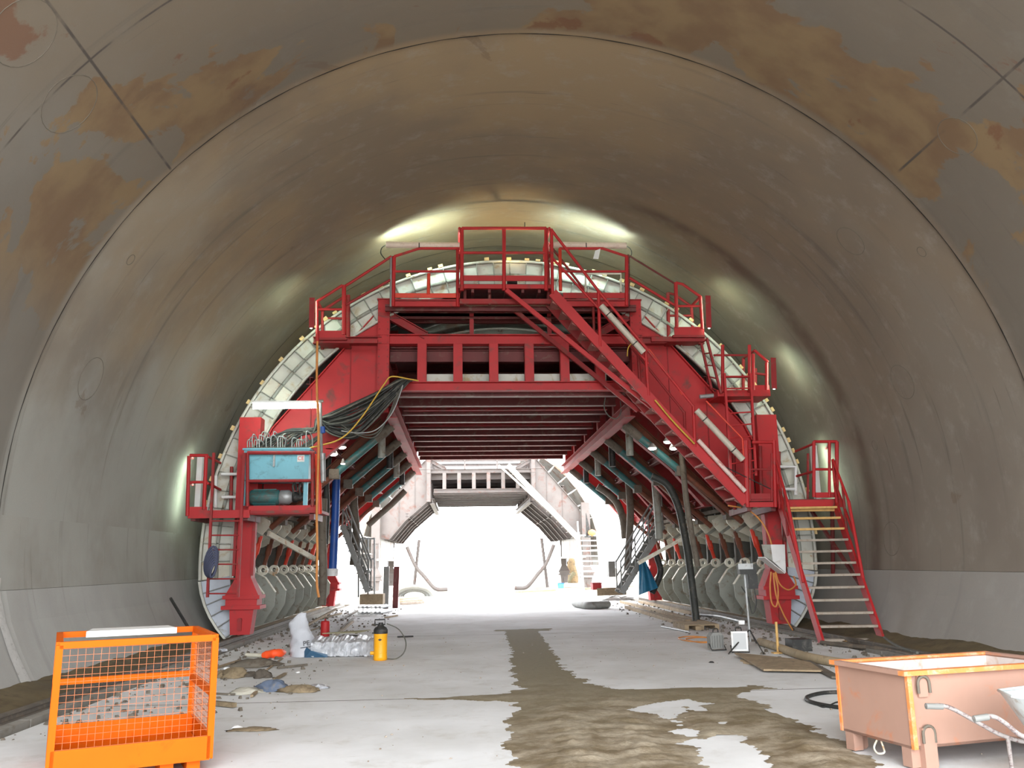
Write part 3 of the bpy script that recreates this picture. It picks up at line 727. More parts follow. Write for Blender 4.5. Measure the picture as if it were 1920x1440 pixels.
t.tube('mid_rail', [A(1034,482,18.6), A(1148,606,18.6), A(1216,682,18.6)], .03, RED)
t.tube('mid_rail', [A(1216,655,18.6), A(1268,722,18.6), A(1280,740,18.6)], .025, ORED)
for (u0, v0, u1, v1) in ((1034,430,1036,552),(1122,545,1125,650),(1210,651,1216,742),(1300,760,1303,838),(1396,826,1400,945)):
    t.tube('post', [A(u0,v0,18.6), A(u1,v1,18.6)], .038, RED)
    t.tube('post', [A(u0,v0,18.6)+dY, A(u1,v1,18.6)+dY], .034, REDD)
t.tube('pale_rail', [A(1309,825,18.5), A(1397,921,18.5)], .05, paint('pale_rail', (222,196,186), (196,120,110), .3, .5, 0, 3, .1))
t.tube('cable', smoothpts([A(1228,750,18.5), A(1262,790,18.5), A(1302,832,18.5)]), .02, YEL, 6)
t.tube('cable', [A(1355,873,18.5), A(1420,905,18.6), A(1452,920,18.6)], .012, BLACK, 6)
t.tube('cable', smoothpts([A(1186,642,18.55), A(1178,652,18.55), A(1176,668,18.55)]), .012, YEL, 6)
# landing cage at its foot
c = thing('landing_cage', 'red landing with toe panels at the foot of the long gantry stair', 'platform', (A(1425,950,18.6).x, 18.6, 2.7))
for u0, u1 in ((1399,1402),(1451,1454)):
    for dy in (0, .9): c.tube('post', [A(u0,826,18.6)+V(0,dy,0), A(u1,951,18.6)+V(0,dy,0)], .045, RED if dy == 0 else REDD)
for u in (1406, 1447): c.px('post', [(u,850),(u,940)], 18.6, .025, REDD)
c.px('rail', [(1410,829),(1452,829)], 18.6, .035, RED); c.px('rail', [(1399,880),(1450,880)], 18.6, .02, REDD)
c.pxbox('toe_panel', 1407, 925, 1447, 936, 18.6, 18.63, REDD); c.pxbox('deck_frame', 1400, 941, 1456, 951, 18.6, 18.68, RED)
a, b = A(1400,938,18.6), A(1456,938,18.6); c.box('deck', a.x, b.x, 18.63, 19.6, a.z-.02, a.z+.02, REDD)
c.bar('bracket', A(1405,952,18.7), A(1405,952,18.7)+V(0,1.3,-.05), .1, .14, DRED); c.bar('bracket', A(1450,952,18.7), A(1450,952,18.7)+V(0,1.3,-.05), .1, .14, DRED)

# ------------------------------------------------------------------ lower right platform and timber-tread stair
t = thing('platform', 'lower right red platform beside the tunnel wall at the head of the timber stair', 'platform', (A(1520,945,18.6).x, 18.7, 2.7))
a, b = A(1462,938,18.75), A(1578,951,18.75)
t.box('deck_frame', a.x, b.x, 18.7, 18.78, b.z, a.z, RED); t.box('deck', a.x, b.x, 18.75, 20.1, a.z-.02, a.z+.02, DRED)
t.box('edge_plank', a.x+.05, b.x-.15, 18.62, 18.7, a.z-.26, a.z-.2, TREADY)
for u, v0, v1, dy, r in ((1526,828,932,.0,.04),(1555,828,932,0,.035),(1569,828,948,.0,.045),(1492,836,930,1.0,.03),(1548,840,930,1.0,.03)):
    t.tube('post', [A(u,v0,18.7)+V(0,dy,0), A(u,v1,18.7)+V(0,dy,0)], r, RED if dy == 0 else REDD)
t.px('rail', [(1526,828),(1569,828)], 18.7, .035, RED); t.px('rail', [(1526,880),(1569,880)], 18.7, .03, RED)
t.tube('rail', [A(1526,832,18.7), A(1492,846,19.7)], .03, RED); t.tube('rail', [A(1526,884,18.7), A(1493,893,19.7)], .03, RED)
t.tube('rail', [A(1555,832,18.7), A(1548,843,19.7)], .03, REDD)
t.pxbox('toe_board', 1530, 923, 1568, 933, 18.7, 18.73, RED)
for u in (1470, 1560): t.tube('support', [A(u,950,19.4), A(u+2,1075,19.9)], .05, DRED)
t = thing('timber_stair', 'steep red stair with timber treads down to the floor at the right', 'stair', (7.5, 16.8, 0))
L0, L1 = A(1463,950,18.62), Z(1541,1206); R0_, R1_ = A(1567,948,18.62), Z(1655,1205)
t.bar('stringer', L0, L1, .05, .2, RED, (0,-1,.4)); t.bar('stringer', R0_, R1_, .05, .2, RED, (0,-1,.4))
for i in range(12):
    f = .015+i*.965/11; p, q = L0.lerp(L1, f), R0_.lerp(R1_, f)
    t.bar('tread', p, q, .22, .045, TREADY if i < 3 else TREAD)
def hr(base0, base1, s):
    up = V(0,0,1.0); e = base0.lerp(base1, .46)
    top = [base0+V(s*.02,0,1.0), base0.lerp(base1,.34)+V(s*.05,0,.98), e+V(s*.05,0,.55), base0.lerp(base1,.56)+V(s*.03,0,.05)]
    t.tube('handrail', [base0+V(s*.02,-.02,1.02), base0.lerp(base1,.36)+V(s*.05,0,1.02)], .03, RED)
    t.tube('handrail', [base0.lerp(base1,.36)+V(s*.05,0,1.02), base0.lerp(base1,.62)+V(s*.02,0,.08)], .035, RED)
    t.tube('mid_rail', [base0+V(s*.02,-.02,.5), base0.lerp(base1,.48)+V(s*.04,0,.55)], .03, RED)
    t.tube('post', [base0+V(s*.02,-.02,-.05), base0+V(s*.02,-.02,1.02)], .035, RED)
    t.tube('post', [base0.lerp(base1,.24)+V(s*.03,0,0), base0.lerp(base1,.24)+V(s*.03,0,1.02)], .028, REDD)
hr(L0, L1, -1); hr(R0_, R1_, 1)
t.bar('diagonal_brace', A(1520,955,19.3), A(1612,1095,17.7), .06, .06, DRED)
t.box('wedge_block', Z(1585,1207).x, Z(1625,1207).x, Z(1600,1207).y, Z(1600,1207).y+.12, 0, .05, TREADY)
# ------------------------------------------------------------------ lower left platform with hydraulic power pack
Yq = 18.9
t = thing('platform', 'lower left red platform that carries the blue power pack', 'platform', (A(475,965,Yq).x, Yq, 2.6))
t.pxbox('deck_frame', 465, 947, 600, 965, Yq, Yq+.08, RED); t.pxbox('deck_frame', 352, 956, 468, 972, Yq-.1, Yq-.02, RED)
a, b = A(354,962,Yq), A(602,962,Yq); t.box('deck', a.x, b.x, Yq-.05, 20.05, a.z-.03, a.z+.03, REDD)
for x_ in (a.x+.1, a.x+1.2, b.x-.2): t.bar('bearer', (x_, Yq, a.z-.1), (x_, 20.1, a.z-.1), .1, .14, DRED)
for u0, v0, u1, v1, dy in ((357,856,354,968,-.1),(389,856,385,956,-.1),(361,860,358,960,.9),(413,866,411,955,.95)):
    t.tube('post', [A(u0,v0,Yq)+V(0,dy,0), A(u1,v1,Yq)+V(0,dy,0)], .04, RED if dy < .5 else REDD)
t.px('rail', [(356,854),(390,854)], Yq-.1, .035, RED); t.px('rail', [(356,904),(389,904)], Yq-.1, .03, RED)
for v in (856, 906): t.tube('rail', [A(357,v,Yq-.1), A(361,v+3,Yq+.9)], .03, RED); t.tube('rail', [A(389,v,Yq-.1), A(413,v+12,Yq+.95)], .03, RED)
t.pxbox('toe_panel', 353, 950, 388, 970, Yq-.1, Yq-.07, RED)
t.px('top_rail', [(464,849),(590,849)], Yq, .04, REDD); t.px('mid_rail', [(464,902),(588,901)], Yq, .035, REDD)
for u in (464, 586): t.px('post', [(u,849),(u,950)], Yq, .04, REDD)
t.px('corner_post', [(596,852),(598,964)], Yq, .07, ORED)
ladder('red ladder hanging below the blue power pack platform', A(401,849,18.75), A(389,1120,18.75), A(458,849,18.75), A(446,1120,18.75), 6, REDD, lo=.48, hi=.975)
pk = thing('power_pack', 'light blue hydraulic power pack tank with motor and CE plate', 'power pack', (A(515,945,19.1).x, 19.2, 2.75))
a, b = A(455,902,19.05), A(580,843,19.05)
pk.box('tank', a.x, b.x, 19.05, 19.75, a.z, b.z, BLUETANK); pk.box('tank_lid', a.x-.03, b.x+.03, 19.02, 19.78, b.z, b.z+.04, BLUETANK)
pk.box('gauge', *(lambda p: (p.x-.02, p.x+.02))(A(514,862,19.02)), 19.0, 19.05, A(514,875,19.02).z, A(514,850,19.02).z, STEEL)
for u in (457, 573): pk.box('leg', A(u,900,19.05).x-.04, A(u,900,19.05).x+.05, 19.05, 19.12, A(u,948,19.05).z, A(u,900,19.05).z, BLUETANK)
z = A(500,932,19.2).z; x0, x1, x2, x3 = (A(u,930,19.2).x for u in (467,523,547,570))
mt = pk.m('motor', MB().lathe([(.02,0),(.14,.0),(.17,.03),(.17,x1-x0-.03),(.13,x1-x0)], (x0, 19.3, z), 20, (1,0,0)), TEAL)
for k in range(12):
    an = math.radians(k*30); pk.bar('cooling_fin', (x0+.08, 19.3+.17*math.cos(an), z+.17*math.sin(an)), (x1-.08, 19.3+.17*math.cos(an), z+.17*math.sin(an)), .012, .03, TEAL, (0, math.cos(an), math.sin(an)), mt)
pk.m('bell_housing', MB().lathe([(.13,0),(.16,.02),(.16,.2),(.1,x2-x1)], (x1, 19.3, z), 18, (1,0,0)), STEEL)
pk.m('pump', MB().lathe([(.1,0),(.12,.02),(.12,.1),(.09,.12),(.09,x3-x2)], (x2, 19.3, z), 16, (1,0,0)), BLACK)
for u in (551, 563): pk.tube('pump_hose', smoothpts([A(u,930,19.15), A(u-2,912,19.1), A(u+2,905,19.2), A(u+5,920,19.3)]), .022, DHOSE, 6)
pl = pk.pxbox('sign_plate', 557, 853, 571, 866, 19.035, 19.045, WHITE)
def text(body, size, loc, rot, mat, parent, name='lettering'):
    cu = bpy.data.curves.new(name, 'FONT'); cu.body = body; cu.size = size; cu.align_x = 'CENTER'; cu.align_y = 'CENTER'; cu.extrude = .002
    tmp = bpy.data.objects.new('tmp', cu); COL.objects.link(tmp); bpy.context.view_layer.update()
    me = bpy.data.meshes.new_from_object(tmp.evaluated_get(bpy.context.evaluated_depsgraph_get())); bpy.data.objects.remove(tmp)
    me.materials.clear(); me.materials.append(mat); o = bpy.data.objects.new(name, me); COL.objects.link(o); o.parent = parent
    o.location = V(loc)-wloc(parent); o.rotation_euler = rot; return o
text('CE', .115, A(564,859.5,19.03), (math.pi/2,0,0), ORED, pl)
mf = pk.pxbox('manifold', 462, 838, 578, 843, 19.15, 19.6, DIRTY)
for i in range(26):
    u = 464+i*4.4; h = random.uniform(12, 32); Yh = random.uniform(19.15, 19.55)
    pk.tube('manifold_pipe', smoothpts([A(u,840,Yh), A(u,840-h*.8,Yh), A(u+random.uniform(2,7),840-h,Yh), A(u+random.uniform(8,14),840-h*.7,Yh+.1), A(u+12,840,Yh+.15)], 4), .014, STEEL if i % 3 else GREYG, 5)
# tube lamp over the power pack
TUBE = emit('fluorescent_glow', (228,246,236), 34.0)
BULB = emit('bulb_glow', (255,246,230), 22.0)
t = thing('tube_lamp', 'lit white fluorescent tube lamp above the blue power pack', 'lamp', A(535,770,18.8), 'tube lamps on the gantry')
t.px('tube', [(475,762),(480,762),(590,760),(594,760)], 18.8, .065, TUBE, 12); t.pxbox('housing', 472, 751, 598, 755, 18.75, 18.9, WHITE)
t.px('stand', [(601,752),(604,905)], 18.85, .03, GREY); t.px('arm', [(598,752),(606,752)], 18.85, .03, GREY); t.px('plug', [(605,800),(606,812)], 18.8, .05, BLUE)
t.px('sleeve', [(605,850),(606,902)], 18.85, .06, STEEL)
# troughs that light the crown
TUBE2 = emit('crown_tube_glow', (208,240,232), 170.0); TROUGH = paint('lamp_trough', (226,206,190), (196,170,150), .2, .5, 0, 4, .1)
for u0, u1, lab in ((724,862,'tube lamp trough on the left upper rail lighting the crown'), (1036,1174,'tube lamp trough on the right upper rail lighting the crown')):
    t = thing('tube_lamp', lab, 'lamp', A((u0+u1)/2,462,19.35), 'tube lamps on the gantry')
    p, q = A(u0,459,19.35), A(u1,461,19.35); mb = MB(); rows = []
    for e in (p, q):
        rows.append([e+V(0, .075*math.cos(a_), .075*math.sin(a_)) for a_ in [math.radians(c_) for c_ in range(115, 331, 18)]])
    mb.grid(rows); mb.grid([[v+V(0,.006,.006) for v in r_] for r_ in rows]); t.m('trough', mb, TROUGH)
    t.tube('tube', [p+V(.03,.02,.02), q+V(-.03,.02,.02)], .022, TUBE2, 8)
    t.tube('clip', [p.lerp(q,.45)+V(0,-.08,-.09), p.lerp(q,.45)+V(0,-.085,.03)], .012, BLACK, 5)
    e = p if u0 < 800 else q; d = -1 if u0 < 800 else 1
    t.tube('cable', smoothpts([e, e+V(d*.1,0,-.08), e+V(d*.12,0,-.22), e+V(d*.02,0,-.36)]), .012, BLACK, 5)
t = thing('tube_lamp', 'added unseen tube lamp on the upper gantry deck behind the beams', 'lamp', (XC, G+3.6, 6.8), 'tube lamps on the gantry')  # unseen lamp, added to light the space above the deck
t.tube('tube', [(XC-1.6, G+3.6, 6.95), (XC+1.6, G+3.6, 6.95)], .04, TUBE, 8); t.box('housing', XC-1.7, XC+1.7, G+3.5, G+3.55, 6.78, 7.0, WHITE)
# warm flood on the top platform
t = thing('flood_lamp', 'warm flood lamp on the topmost platform aimed at the crown', 'lamp', (A(960,500,19.6).x, 19.5, 7.9))
c = V(A(960,526,19.5)); t.box('body', c.x-.12, c.x+.12, c.y-.1, c.y+.1, c.z-.1, c.z, BLACK)
t.box('lens', c.x-.1, c.x+.1, c.y-.08, c.y+.08, c.z, c.z+.012, emit('warm_glow', (255,222,160), 8.0))
def spot(name, loc, to, energy, col, ang, blend, size, parent):
    l = bpy.data.lights.new(name, 'SPOT'); l.energy = energy; l.color = col; l.spot_size = math.radians(ang); l.spot_blend = blend; l.shadow_soft_size = size
    o = bpy.data.objects.new(name, l); COL.objects.link(o); o.location = loc
    o.rotation_euler = (V(to)-V(loc)).to_track_quat('-Z', 'Y').to_euler(); return o
spot('warm_beam', c+V(0,0,.05), (c.x, 19.4, 9.9), 80, (1.0,.8,.42), 118, .8, .08, t.o)
# unlit tube lamps strapped to the stair
LEDB = paint('unlit_tube_sleeve', (196,186,170), (160,150,136), .25, .45, 0, 4, .1)
for i, (p, q, lab) in enumerate((((1127,573),(1207,661),'unlit grey tube lamp strapped to the upper stair rail'), ((1306,769),(1393,862),'unlit grey tube lamp strapped to the lower stair rail'))):
    t = thing('tube_lamp', lab, 'lamp', A(*q, 18.45), 'tube lamps on the gantry')
    p, q = A(*p, 18.45), A(*q, 18.45); t.tube('tube', [p, q], .07, LEDB, 12)
    for f in (.18, .8): t.tube('strap', [p.lerp(q, f-.008), p.lerp(q, f+.008)], .075, BLACK, 12)
# bare bulbs under the gantry sides
BU = [(625,851,20.7),(641,838,20.7),(643,869,21.0),(1223,840,20.7),(1252,828,20.7),(1263,840,20.7),(1251,803,20.5),(1260,803,20.5),(1213,984,30.0),(1302,974,25.0),(1280,799,20.9)]
for i, (u, v, Y) in enumerate(BU):
    r = .1 if i in (0,1,3,4,5) else .05
    lab = ['lit round lamp beside the top of the blue pipe','lit round lamp above the top of the blue pipe','small lit lamp right of the blue pipe','lit round lamp leftmost below the long stair','lit round lamp highest of three below the long stair','lit round lamp rightmost of three below the long stair','left of two small lit lamps under the stair treads','right of two small lit lamps under the stair treads','small lit lamp over the far right hinge brackets','small lit lamp over the near right hinge brackets','tiny lit lamp in the gap under the long stair'][i]
    t = thing('site_lamp', lab, 'lamp', A(u, v, Y), 'lit lamps under the gantry'); p = A(u, v, Y)
    t.m('lens', MB().lathe([(.0,-r*.55),(r*.6,-r*.45),(r,-.02),(r,.0)], p, 14), BULB)
    t.m('housing', MB().lathe([(r*1.05,0),(r*1.05,.02),(r*.5,.1),(.02,.12)], p, 14), GREY)
FILL_TUBE = emit('fill_tube_glow', (206,240,214), 90.0)
TUBE4 = emit('wall_tube_glow', (214,244,222), 75.0)
for p, q, s_, lab in (((1325,556),(1327,616),1,'added fill tube lamp on the right step platform aimed at the vault'), ((1447,672),(1449,730),1,'added fill tube lamp on the open rail platform aimed at the vault'), ((587,560),(586,616),-1,'added fill tube lamp on the left step platform aimed at the vault')):  # added lamps that brighten the lining; each housing screens its tube from view
    p, q = A(*p, 19.15), A(*q, 19.15); t = thing('tube_lamp', lab, 'lamp', q, 'tube lamps on the gantry')
    t.tube('tube', [p+V(s_*.03,0,0), q+V(s_*.03,0,0)], .022, FILL_TUBE, 8); t.bar('housing', p+V(s_*.01,-.07,0), q+V(s_*.01,-.07,0), .12, .02, REDD, (0,1,0))
# vertical tube lamps in the gap beside the wall
for s, u0, v0, v1, lab in ((-1,405,892,950,'upright lit tube lamp between the left platform and the tunnel wall'), (1,1488,875,928,'upright lit tube lamp between the right platform and the tunnel wall')):
    Yl = 19.9; p, q = A(u0,v0,Yl), A(u0,v1,Yl); x_ = XC+s*7.12
    t = thing('tube_lamp', lab, 'lamp', (x_, Yl-.4, q.z), 'tube lamps on the gantry')
    t.tube('tube', [(x_, Yl-.35, q.z-.2), (x_, Yl-.35, p.z+.4)], .03, TUBE4, 8); t.box('housing', x_-.06-s*.05, x_+.06-s*.05, Yl-.43, Yl-.29, q.z-.25, p.z+.45, WHITE)
t = thing('pipe_bracing', 'white tubular frame behind the right platform railing', 'frame', A(1475,930,19.6))
t.px('rail', [(1454,875),(1492,875),(1492,928)], 19.7, .04, WHITE); t.px('rail', [(1456,917),(1492,917)], 19.7, .035, WHITE)
t = thing('pipe_bracing', 'short white pipes bracing the formwork beside the left ladder', 'frame', A(430,930,19.6))
for p, q in (((415,889),(452,889)),((416,932),(444,932)),((405,892),(404,952)),((459,913),(457,948))): t.px('pipe', [p, q], 19.75, .035, WHITE)

# ------------------------------------------------------------------ hoses and cables on the left
t = thing('hose_bundle', 'thick bundle of dusty black hydraulic hoses sagging on the left knee', 'hoses', A(680,790,19.4))
for i in range(30):
    f = i/29; Yh = 19.35+.5*random.random()
    p = A(742+26*random.random()*.6+f*8, 712+f*6, Yh); 
    mid = [A(705-12*f+random.uniform(-3,3), 735+62*f, Yh-.05), A(662+random.uniform(-4,4), 756+66*f, Yh-.05), A(622, 776+38*f+random.uniform(-2,2), Yh-.1)]
    end = A(600-random.uniform(0,6), 782+22*random.random(), Yh-.1)
    tail = [A(588, 802+random.uniform(0,10), 19.3), A(570-f*40, 806+random.uniform(0,12), 19.35), A(548-70*f, 838, 19.4)] if i % 2 else [A(604, 812, 19.35), A(580-18*f, 838, 19.35)]
    t.tube('hose', smoothpts([A(772,714,Yh+.2), p]+mid+[end]+tail, 5), random.choice((.018,.022,.026)), (DHOSE, HOSE, BLACK)[i % 3], 5)
for k in range(3):
    t.tube('loose_hose', smoothpts([A(755,722,19.3), A(748-k*3,745,19.3), A(733-k*2,778,19.3), A(705,806+k*6,19.2), A(672,812+k*2,19.2), A(640,808-k*6,19.2)], 6), .014, STEEL if k == 0 else HOSE, 5)
def cable(name, lab, pts, Y, r, mat, cat='cable'):
    P = [A(u, v, (Y if not isinstance(Y, (list, tuple)) else Y[i])) for i, (u, v) in enumerate(pts)]
    return single(name, MB().tube(smoothpts(P), r, 6), mat, lab, cat)
cable('power_cable', 'yellow cable looping over the hose bundle', [(785,714),(768,711),(735,706),(722,718),(702,748),(680,780),(655,810),(632,826),(606,834),(580,840)], 19.15, .018, YEL)
cable('power_cable', 'orange cable hanging from the left step platform to the floor', [(595,640),(594,720),(597,800),(597,860),(594,960),(595,1030),(594,1090),(598,1120)], 18.7, .028, ORAC)
cable('power_cable', 'thin grey cable loops under the right roof beams', [(1135,745),(1133,765),(1142,780),(1156,785),(1164,772),(1163,752)], 20.6, .014, HOSE)
# black hose coiled on the left ladder
t = thing('hose_coil', 'dark blue-grey hose coil hung on the left ladder', 'hose', A(397,1075,18.6))
for k in range(8):
    c = A(396+k*1.0,1053+k,18.58-.015*k); P = [c+V((.13-.012*k)*math.cos(a_)+.03*math.sin(a_), -.015*k, (.31-.025*k)*math.sin(a_)-.015*k) for a_ in [2*math.pi*i/20 for i in range(21)]]
    t.tube('coil', P, .025, paint('slate_hose', (76,80,104), (60,62,80), .3, .7, 0, 5, .2) if k == 0 else bpy.data.materials['slate_hose'], 6)
t = thing('pipe', 'upright bright blue pipe hanging inside the left side of the gantry', 'pipe', A(624,1076,23.6))
t.px('tube', [(632,842),(629,960),(624,1070)], 23.6, .11, BLUE, 12); t.px('collar', [(624,1066),(623.5,1080)], 23.6, .15, WHITE, 12)
for k in range(20):
    f = k/20; p = A(632-8*f, 846+222*f, 23.6); t.tube('corrugation', [p, p+V(0,0,.03)], .092, BLUE, 12)
for (pts, Y, r, m_, lab) in (
    ([(606,935),(604,1000),(606,1080),(603,1135)], 21.5, .11, DIRTY, 'dark dirty concrete hose standing left of the blue pipe'),
    ([(618,850),(612,900),(613,960),(610,1020)], 22.0, .08, DHOSE, 'black hose hanging beside the left knee'),
    ([(1222,893),(1250,908),(1270,945),(1280,985),(1290,1040),(1299,1110),(1306,1168)], 22.3, .1, DHOSE, 'dark concrete delivery hose bending down right of the roadway'),
    ([(1278,850),(1286,930),(1294,985),(1304,1040),(1308,1062)], 21.2, .075, DIRTY, 'mottled grey concrete pipe under the long stair'),
    ([(1120,912),(1140,925),(1158,945),(1168,975),(1172,1010)], 31.0, .14, DIRTY, 'dusty concrete hose by the far right knee'),
    ([(760,920),(735,945),(712,965),(690,985)], 31.5, .12, DIRTY, 'dusty pipe sloping by the far left knee'),
    ([(1228,1035),(1238,1065),(1235,1085),(1222,1112)], 27.0, .1, BLACK, 'thick black rubber hose curving to the floor at the right'),
    ([(1176,880),(1182,960),(1178,1040),(1176,1070)], 29.0, .13, DIRTY, 'crusted upright concrete pipe behind the right ribs'),
    ([(1228,905),(1233,960),(1236,1010)], 26.0, .12, GREYG, 'grey-green upright pipe behind the dark delivery hose'),
    ([(668,880),(664,940),(668,1000),(662,1060)], 28.0, .13, DIRTY, 'crusted upright concrete pipe behind the left ribs')):
    cable('concrete_pipe', lab, pts, Y, r, m_, 'pipe')
for k in range(3):
    cable('power_cable', ['left of three orange cables looped below the white chute','middle one of three orange cables looped below the white chute','right one of three orange cables looped below the white chute'][k],
        [[(1446,1072),(1444,1100),(1447,1130),(1456,1136),(1459,1105),(1452,1074)],[(1450,1074),(1455,1115),(1466,1145),(1478,1168),(1492,1190),(1502,1208)],[(1454,1072),(1462,1095),(1478,1106),(1492,1096),(1488,1080)]][k], 19.0, .018, ORAC)
cable('power_cable', 'brown cable running from the stair foot to the white chute', [(1365,948),(1400,955),(1425,975),(1440,1000),(1447,1022)], 19.1, .018, ORAC)
# white chute
t = thing('chute', 'white sheet metal chute hung on the right gantry leg', 'chute', A(1450,1073,19.1))
P = [(1428,1021),(1470,1021),(1472,1074),(1447,1056),(1434,1040)]
f0 = [A(u, v, 18.9) for u, v in P]; 
t.m('side_plate', MB().prism([A(1445,1021,18.85), A(1470,1021,18.85), A(1473,1074,18.85), A(1449,1052,18.85)], (0,.02,0)), WHITE)
t.m('side_plate', MB().prism([V(p)+V(0,.45,0) for p in (A(1445,1021,18.85), A(1470,1021,18.85), A(1473,1074,18.85), A(1449,1052,18.85))], (0,.02,0)), WHITE)
t.m('side_plate', MB().prism([A(1428,1021,18.85), A(1445,1021,18.85), A(1449,1052,18.85), A(1434,1044,18.85)], (0,.02,0)), GREYG)
t.m('back_plate', MB().prism([A(1470,1021,18.87), A(1472,1074,18.87), A(1472,1074,18.87)+V(.02,0,0), A(1470,1021,18.87)+V(.02,0,0)], (0,.45,0)), WHITE)
t.m('floor_plate', MB().prism([A(1434,1044,18.87), A(1472,1074,18.87), A(1472,1074,18.87)+V(0,0,-.02), A(1434,1044,18.87)+V(0,0,-.02)], (0,.45,0)), WHITE)
# ------------------------------------------------------------------ grey service stairs inside the gantry
def service_stair(lab, top, bot, wdt, n):
    t = thing('service_stair', lab, 'stair', bot); top, bot = V(top), V(bot); d = V(0, wdt, 0)
    for o_ in (V(0,0,0), d):
        t.bar('stringer', top+o_, bot+o_, .05, .18, GREY); t.tube('handrail', [top+o_+V(0,0,1), bot+o_+V(0,0,.95)], .03, GREY); t.tube('mid_rail', [top+o_+V(0,0,.5), bot+o_+V(0,0,.5)], .025, GREY)
        for f in (0, .33, .66, 1): p = top.lerp(bot, f)+o_; t.tube('post', [p, p+V(0,0,1)], .025, GREY)
    for i in range(n):
        p = top.lerp(bot, (i+.5)/n); t.box('tread', p.x-.13, p.x+.13, p.y, p.y+wdt, p.z-.02, p.z+.02, DIRTY)
    return t
service_stair('grey service stair with handrails inside the right side of the gantry', A(1243,985,27.0), A(1166,1112,27.0), .8, 9)
service_stair('grey service stair with handrails inside the left side of the gantry', A(642,985,27.5), A(690,1110,27.5), .8, 9)
t = thing('tube_railing', 'grey tubular railing at the end of the left service stair', 'railing', A(690,1120,28.5))
for u in (672, 690, 702): t.px('post', [(u,1008),(u,1120)], 28.8, .03, STEEL)
for v in (1010, 1048): t.px('rail', [(672,v),(702,v)], 28.8, .025, STEEL)
t.pxbox('base_box', 674, 1114, 718, 1134, 28.6, 29.4, WOOD)
single('timber_bar', MB().bar(A(1197,1056,24.5), A(1281,1009,24.5), .06, .1), CREAM, 'cream timber batten leaning across the right hinge brackets', 'batten')
single('timber_bar', MB().bar(A(503,1000,21.0), A(590,1048,22.5), .06, .12), CREAM, 'cream timber batten leaning across the left hinge brackets', 'batten')

single('steel_rod', MB().tube([A(320,1122,17.6), A(355,1180,17.0)], .03, 6), BLACK, 'thin dark rod leaning against the left base wall', 'rod')
# ------------------------------------------------------------------ foreground: orange basket
W, D, H = 1.14, 1.2, 1.03
bk = T('work_basket', 'bright orange steel work basket with wire mesh sides', 'basket', (-3.06, 7.0, 0), math.radians(24))
def sq(name, p, q, wd=.05, m=ORANGE, sub=None): return bk.bar(name, p, q, wd, wd, m, (0,0,1), sub)
for x_, y_ in ((0,0),(W,0),(0,D),(W,D)): sq('post', (x_, y_, .1), (x_, y_, H))
for p, q in (((0,0,H),(W,0,H)),((0,D,H),(W,D,H)),((0,0,H),(0,D,H)),((W,0,H),(W,D,H)),((0,D,.63),(W,D,.63)),((W,0,.6),(W,D,.6)),((0,0,.6),(0,D,.6))): sq('rail', p, q)
bk.box('tray_floor', 0, W, 0, D, .1, .12, ORANGE)
for (x0, x1, y0, y1) in ((0,W,-.025,-.015),(0,W,D+.015,D+.025),(-.025,-.015,0,D),(W+.015,W+.025,0,D)): bk.box('tray_side', x0, x1, y0, y1, .09, .27, ORANGE)
def wires(name, p0, du, n1, n2, z0, z1):
    mb = MB(); p0 = V(p0); du = V(du)
    for i in range(n1+1):
        a = p0+du*(i/n1); mb.bar((a.x,a.y,z0), (a.x,a.y,z1), .0028, .0028)
    for j in range(n2+1):
        zz = z0+(z1-z0)*j/n2; mb.bar((p0.x,p0.y,zz), (p0.x+du.x,p0.y+du.y,zz), .0028, .0028)
    o = bk.m(name, mb, ORMESH); o['kind'] = 'stuff'
wires('mesh_panel', (.02,0,0), (W-.04,0,0), 20, 15, .27, H-.03); wires('mesh_panel', (W,.02,0), (0,D-.04,0), 20, 15, .27, H-.03)
for x_ in (.78, .98): bk.box('fork_pocket', x_, x_+.1, .05, D-.05, 0, .1, ORANGE)
for x_ in (.06, .16): bk.box('fork_pocket', x_, x_+.1, .05, D-.05, 0, .1, ORANGE)
sheet = T('metal_sheet', 'white painted board lying across the top rails of the orange basket', 'board', (-3.06, 7.0, H+.025), math.radians(24))
sheet.m('board', MB().prism([(.2,.82,.002),(.93,.82,.002),(.9,1.22,.002),(.26,1.22,.002)], (0,0,.015)), WHITE)
sheet.m('folded_edge', MB().span(.2, .93, .8, .82, -.03, .02), WHITE)

# ------------------------------------------------------------------ skip and wheelbarrow
W, D, Hb, Ht = 1.62, .8, .15, .725
sp = T('skip', 'chalky pale orange steel skip with open top on the right', 'skip', (3.46, 6.78, 0), math.radians(14))
sp.m('long_side', MB().span(0, W, 0, .02, Hb, Ht-.02), PINK); sp.m('long_side', MB().span(0, W, D-.02, D, Hb, Ht-.02), PINK)
sp.m('end_side', MB().span(0, .02, .02, D-.02, Hb, Ht-.02), PINK); sp.m('end_side', MB().span(W-.02, W, .02, D-.02, Hb, Ht-.02), PINK)
sp.m('bottom', MB().span(0, W, 0, D, Hb, Hb+.02), PINK)
for y0, y1 in ((-.05,.02),(D-.02,D+.05)): sp.box('rim', -.05, W+.05, y0, y1, Ht-.035, Ht, SKIPO)
for x0, x1 in ((-.05,.02),(W-.02,W+.05)): sp.box('rim', x0, x1, .02, D-.02, Ht-.035, Ht, PINK)
